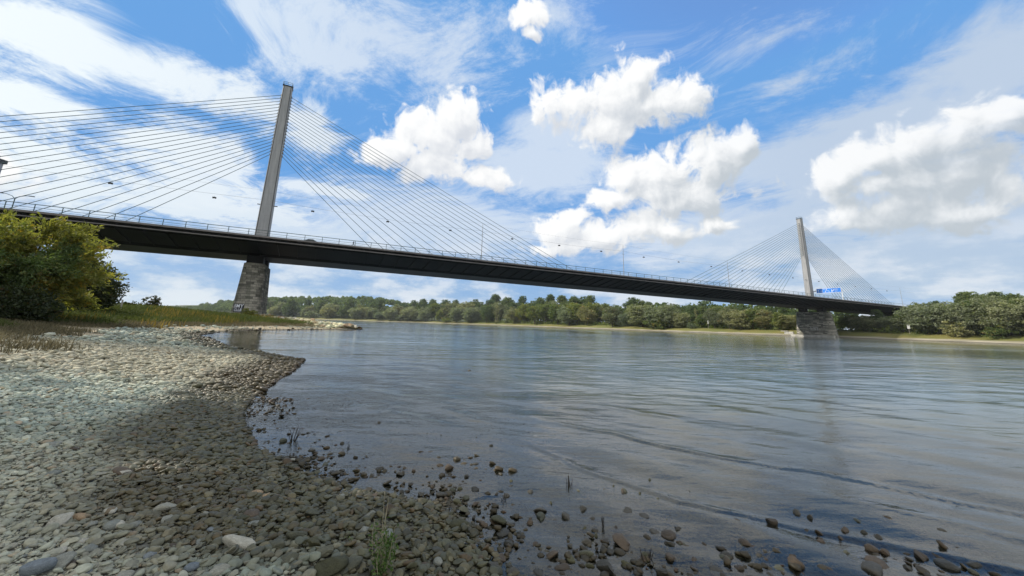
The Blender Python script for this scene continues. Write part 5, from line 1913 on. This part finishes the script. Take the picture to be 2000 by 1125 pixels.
# brownish low growth at the top of the beach, then the green meadow
X, Y, d = meadow(150000, -50, -10, 11, 42, 6.4, 11.5)
clump = vnoise(X, Y, 0.9, 3) > -0.12 - 0.1 * (d > 8)
blades('grass', X[clump], Y[clump], np.clip(0.10 + 0.32 * rs.rand(clump.sum()) ** 2, 0.08, 0.42), 0.03, G_DRY, 1.2)
X, Y, d = meadow(260000, -75, -14, 13, 60, 9.0, 200)
hh = 0.22 + 0.5 * (vnoise(X, Y, 3.0, 3) + 0.35) * (0.4 + 0.6 * rs.rand(len(X)))
blades('grass', X, Y, np.clip(hh, 0.12, 0.9), 0.05, G_GREEN, 1.0)
X, Y, d = meadow(200000, -105, -32, 34, 112, 5.0, 200)
gold = (sstep(vnoise(X, Y, 5.0, 3), 0.05, 0.2) * sstep(X, -75, -55) * 0.3 > rs.rand(len(X)))
blades('grass', X[gold], Y[gold], 0.4 + 0.7 * rs.rand(gold.sum()), 0.06, G_GOLD, 0.6)
dry = ~gold & (d < 8.5)
blades('grass', X[dry], Y[dry], 0.2 + 0.35 * rs.rand(dry.sum()), 0.06, G_DRY, 1.0)
rest = ~gold & ~dry
blades('grass', X[rest], Y[rest], 0.3 + 0.5 * rs.rand(rest.sum()), 0.08, G_GREEN, 0.9)
# golden weeds in the middle of the meadow and at the pier foot
X = rs.normal(-31.5, 4.2, 4500); Y = 42 + (X + 31.5) * -1.5 + rs.normal(0, 2.0, 4500)
k = shore_d(X, Y) > 6.5
blades('weeds', X[k], Y[k], 0.5 + 0.75 * rs.rand(k.sum()), 0.045, G_GOLD, 0.45)

def leafy_plant(name, label, loc, stems, H, spread, leaf, nl, mat, twig=0.006, group=None, cat='plant', mstem=None):
    root = empty(name, loc)
    tag(root, label, cat, group)
    b = MB()
    VV, TT = [], []
    for i in range(stems):
        a = rs.rand() * 6.28
        h = H * rs.uniform(0.55, 1.0)
        e = np.array([math.cos(a) * spread * rs.rand(), math.sin(a) * spread * rs.rand(), h])
        s = np.array([e[0] * 0.2, e[1] * 0.2, -0.04])
        mid = (s + e) / 2 + rs.normal(size=3) * 0.04 * H
        b.tube([s, mid, e], [twig, twig * 0.8, twig * 0.4], 5)
        if nl:
            u = rs.rand(nl)[:, None]
            C = (1 - u) ** 2 * s + 2 * u * (1 - u) * mid + u * u * e + rs.normal(size=(nl, 3)) * leaf * 0.7
            VV.append(leaf_quads(rs, C, rand_dirs(rs, nl) + np.array([0, 0, 0.5]), leaf, 0.45))
            TT.append(rs.rand(nl))
    b.build('stem', mstem or MAT_BARK, root)
    if nl:
        V = np.concatenate(VV).reshape(-1, 3)
        np_mesh('leaves', V, np.arange(len(V)).reshape(-1, 4), mat, root, attrs={'tint': ('FLOAT', 'POINT', np.repeat(np.concatenate(TT), 4))})
    return root
def foot(x, y):
    p = on_plane(x, y, 0.05)
    for _ in range(4):
        p = on_plane(x, y, ground_z(p[0], p[1]))
    return (p[0], p[1], ground_z(p[0], p[1]))
m_straw = plain('dry_stalk', (0.30, 0.27, 0.18), 0.8)
m_twig = plain('dead_twig', (0.035, 0.032, 0.028), 0.9)
p = foot(742, 1128)
leafy_plant('weed', 'thin green weed with pale stalks growing among the stones near the bottom', p, 11, 0.36, 0.13, 0.030, 46, LEAF['weed'], 0.0028, mstem=m_straw)
p = foot(742, 1120)
leafy_plant('dry_stalk', 'three pale dry stalks rising out of the green weed', (p[0], p[1], p[2]), 3, 0.50, 0.09, 0.02, 0, None, 0.003, mstem=m_straw)
leafy_plant('weed', 'small dark weed sprig on the stones left of the green weed', foot(676, 1072), 5, 0.10, 0.05, 0.016, 14, LEAF['weed'], 0.002)
def twigs(label, x, y, hpx, n_, spread):
    p = on_plane(x, y, 0.0)
    g_ = ground_z(p[0], p[1])
    h = 0.6 * hpx / F_PX * np.linalg.norm(p - CAM) - g_
    r = leafy_plant('dead_twig', label, (p[0], p[1], g_), n_, h, spread, 0.02, 0, None, 0.0055, 'dead twigs standing in the water', 'twig', m_twig)
    return r
twigs('tuft of dead forked twigs standing in the water left of centre', 570, 860, 36, 9, 0.16)
twigs('single short dead twig in the water right of the forked twigs', 679, 876, 17, 3, 0.03)
twigs('thin dead sprig standing in the water below the inner wave line', 1110, 950, 28, 7, 0.08)
twigs('slim dead stalk standing in the shallow water among the brown rocks', 1178, 1030, 34, 4, 0.03)
twigs('short dead tuft on a rock near the bottom of the shallows', 1262, 1092, 26, 7, 0.07)
twigs('bristly dead tuft on a stone in the middle of the shallows', 985, 975, 14, 6, 0.06)
# yellow bush in front of the near pier
rs2 = np.random.RandomState(3)
e_ = at_depth(485, 612, 88)
lob = lobes_round(rs2, 2.8, 3.0, 0.0, 14, 0.6)
yb = make_tree('shrub', 'small yellow-green bush at the foot of the near pier', 'bush', None, LEAF['yellow'], rs2, 2.8, lob, 40, 0.22, 0.06, tips=0.6)
yb.location = (e_[0], e_[1], ground_z(e_[0], e_[1]))
# fence on the meadow: weathered posts and a sagging wire
fence = empty('wire_fence', (0, 0, 0))
tag(fence, 'low fence of weathered posts and thin wire in the meadow below the dark tree', 'fence')
m_post = plain('weathered_wood', (0.36, 0.33, 0.28), 0.9, 0.1)
fp = []
for px_, Y in ((84, 46), (131, 47), (186, 50), (236, 54)):
    q = at_depth(px_, 600, Y)
    g_ = ground_z(q[0], q[1])
    fp.append(np.array([q[0], q[1], g_]))
    b = MB()
    b.tube([(q[0], q[1], g_ - 0.2), (q[0] + 0.03, q[1], g_ + 1.5)], [0.11, 0.09], 7)
    b.build('post', m_post, fence)
b = MB()
for h in (0.85, 1.4):
    for a_, c_ in zip(fp[:-1], fp[1:]):
        b.tube([a_ + (c_ - a_) * u + np.array([0, 0, h - 0.12 * 4 * u * (1 - u)]) for u in np.linspace(0, 1, 7)], 0.018, 4)
b.build('wire', m_post, fence)
# white river signs on the far bank
for px_, ty, by, lb in ((1385, 627, 636, 'small white river sign in the trees left of the far pier'), (1776, 634, 650, 'small white river sign on a post at the right end of the bridge')):
    e = bank_t(px_, 17)
    H = height_for(px_, ty, e)
    r = empty('river_sign', (e[1], e[2], e[3]), math.atan2(-e[1], e[2]) if False else -math.atan2(e[1], e[2]))
    b = MB()
    b.tube([(0, 0, -0.4), (0, 0, H)], 0.10, 6)
    b.build('post', m_post, r)
    b = MB()
    b.box((-0.55, -0.2, H - 2.5), (0.55, -0.12, H))
    b.build('sign_board', m_white, r)
    tag(r, lb, 'sign')

# ---------------------------------------------------------------- the air
m = bpy.data.materials.new('thin_haze')
m.use_nodes = True
m.node_tree.nodes.clear()
n = NT(m.node_tree)
o = n.new('ShaderNodeOutputMaterial')
vol = n.new('ShaderNodeVolumePrincipled')
vol.inputs['Color'].default_value = (0.86, 0.93, 1.0, 1)
vol.inputs['Density'].default_value = 0.00005
n.L.new(vol.outputs[0], o.inputs['Volume'])
b = MB()
b.box((-6600, -3300, -4.4), (6600, 9600, max(Ht_ + 3.0, 90.0)))
hz = b.build('haze', m)
tag(hz, kind='stuff')
S.cycles.volume_bounces = 0
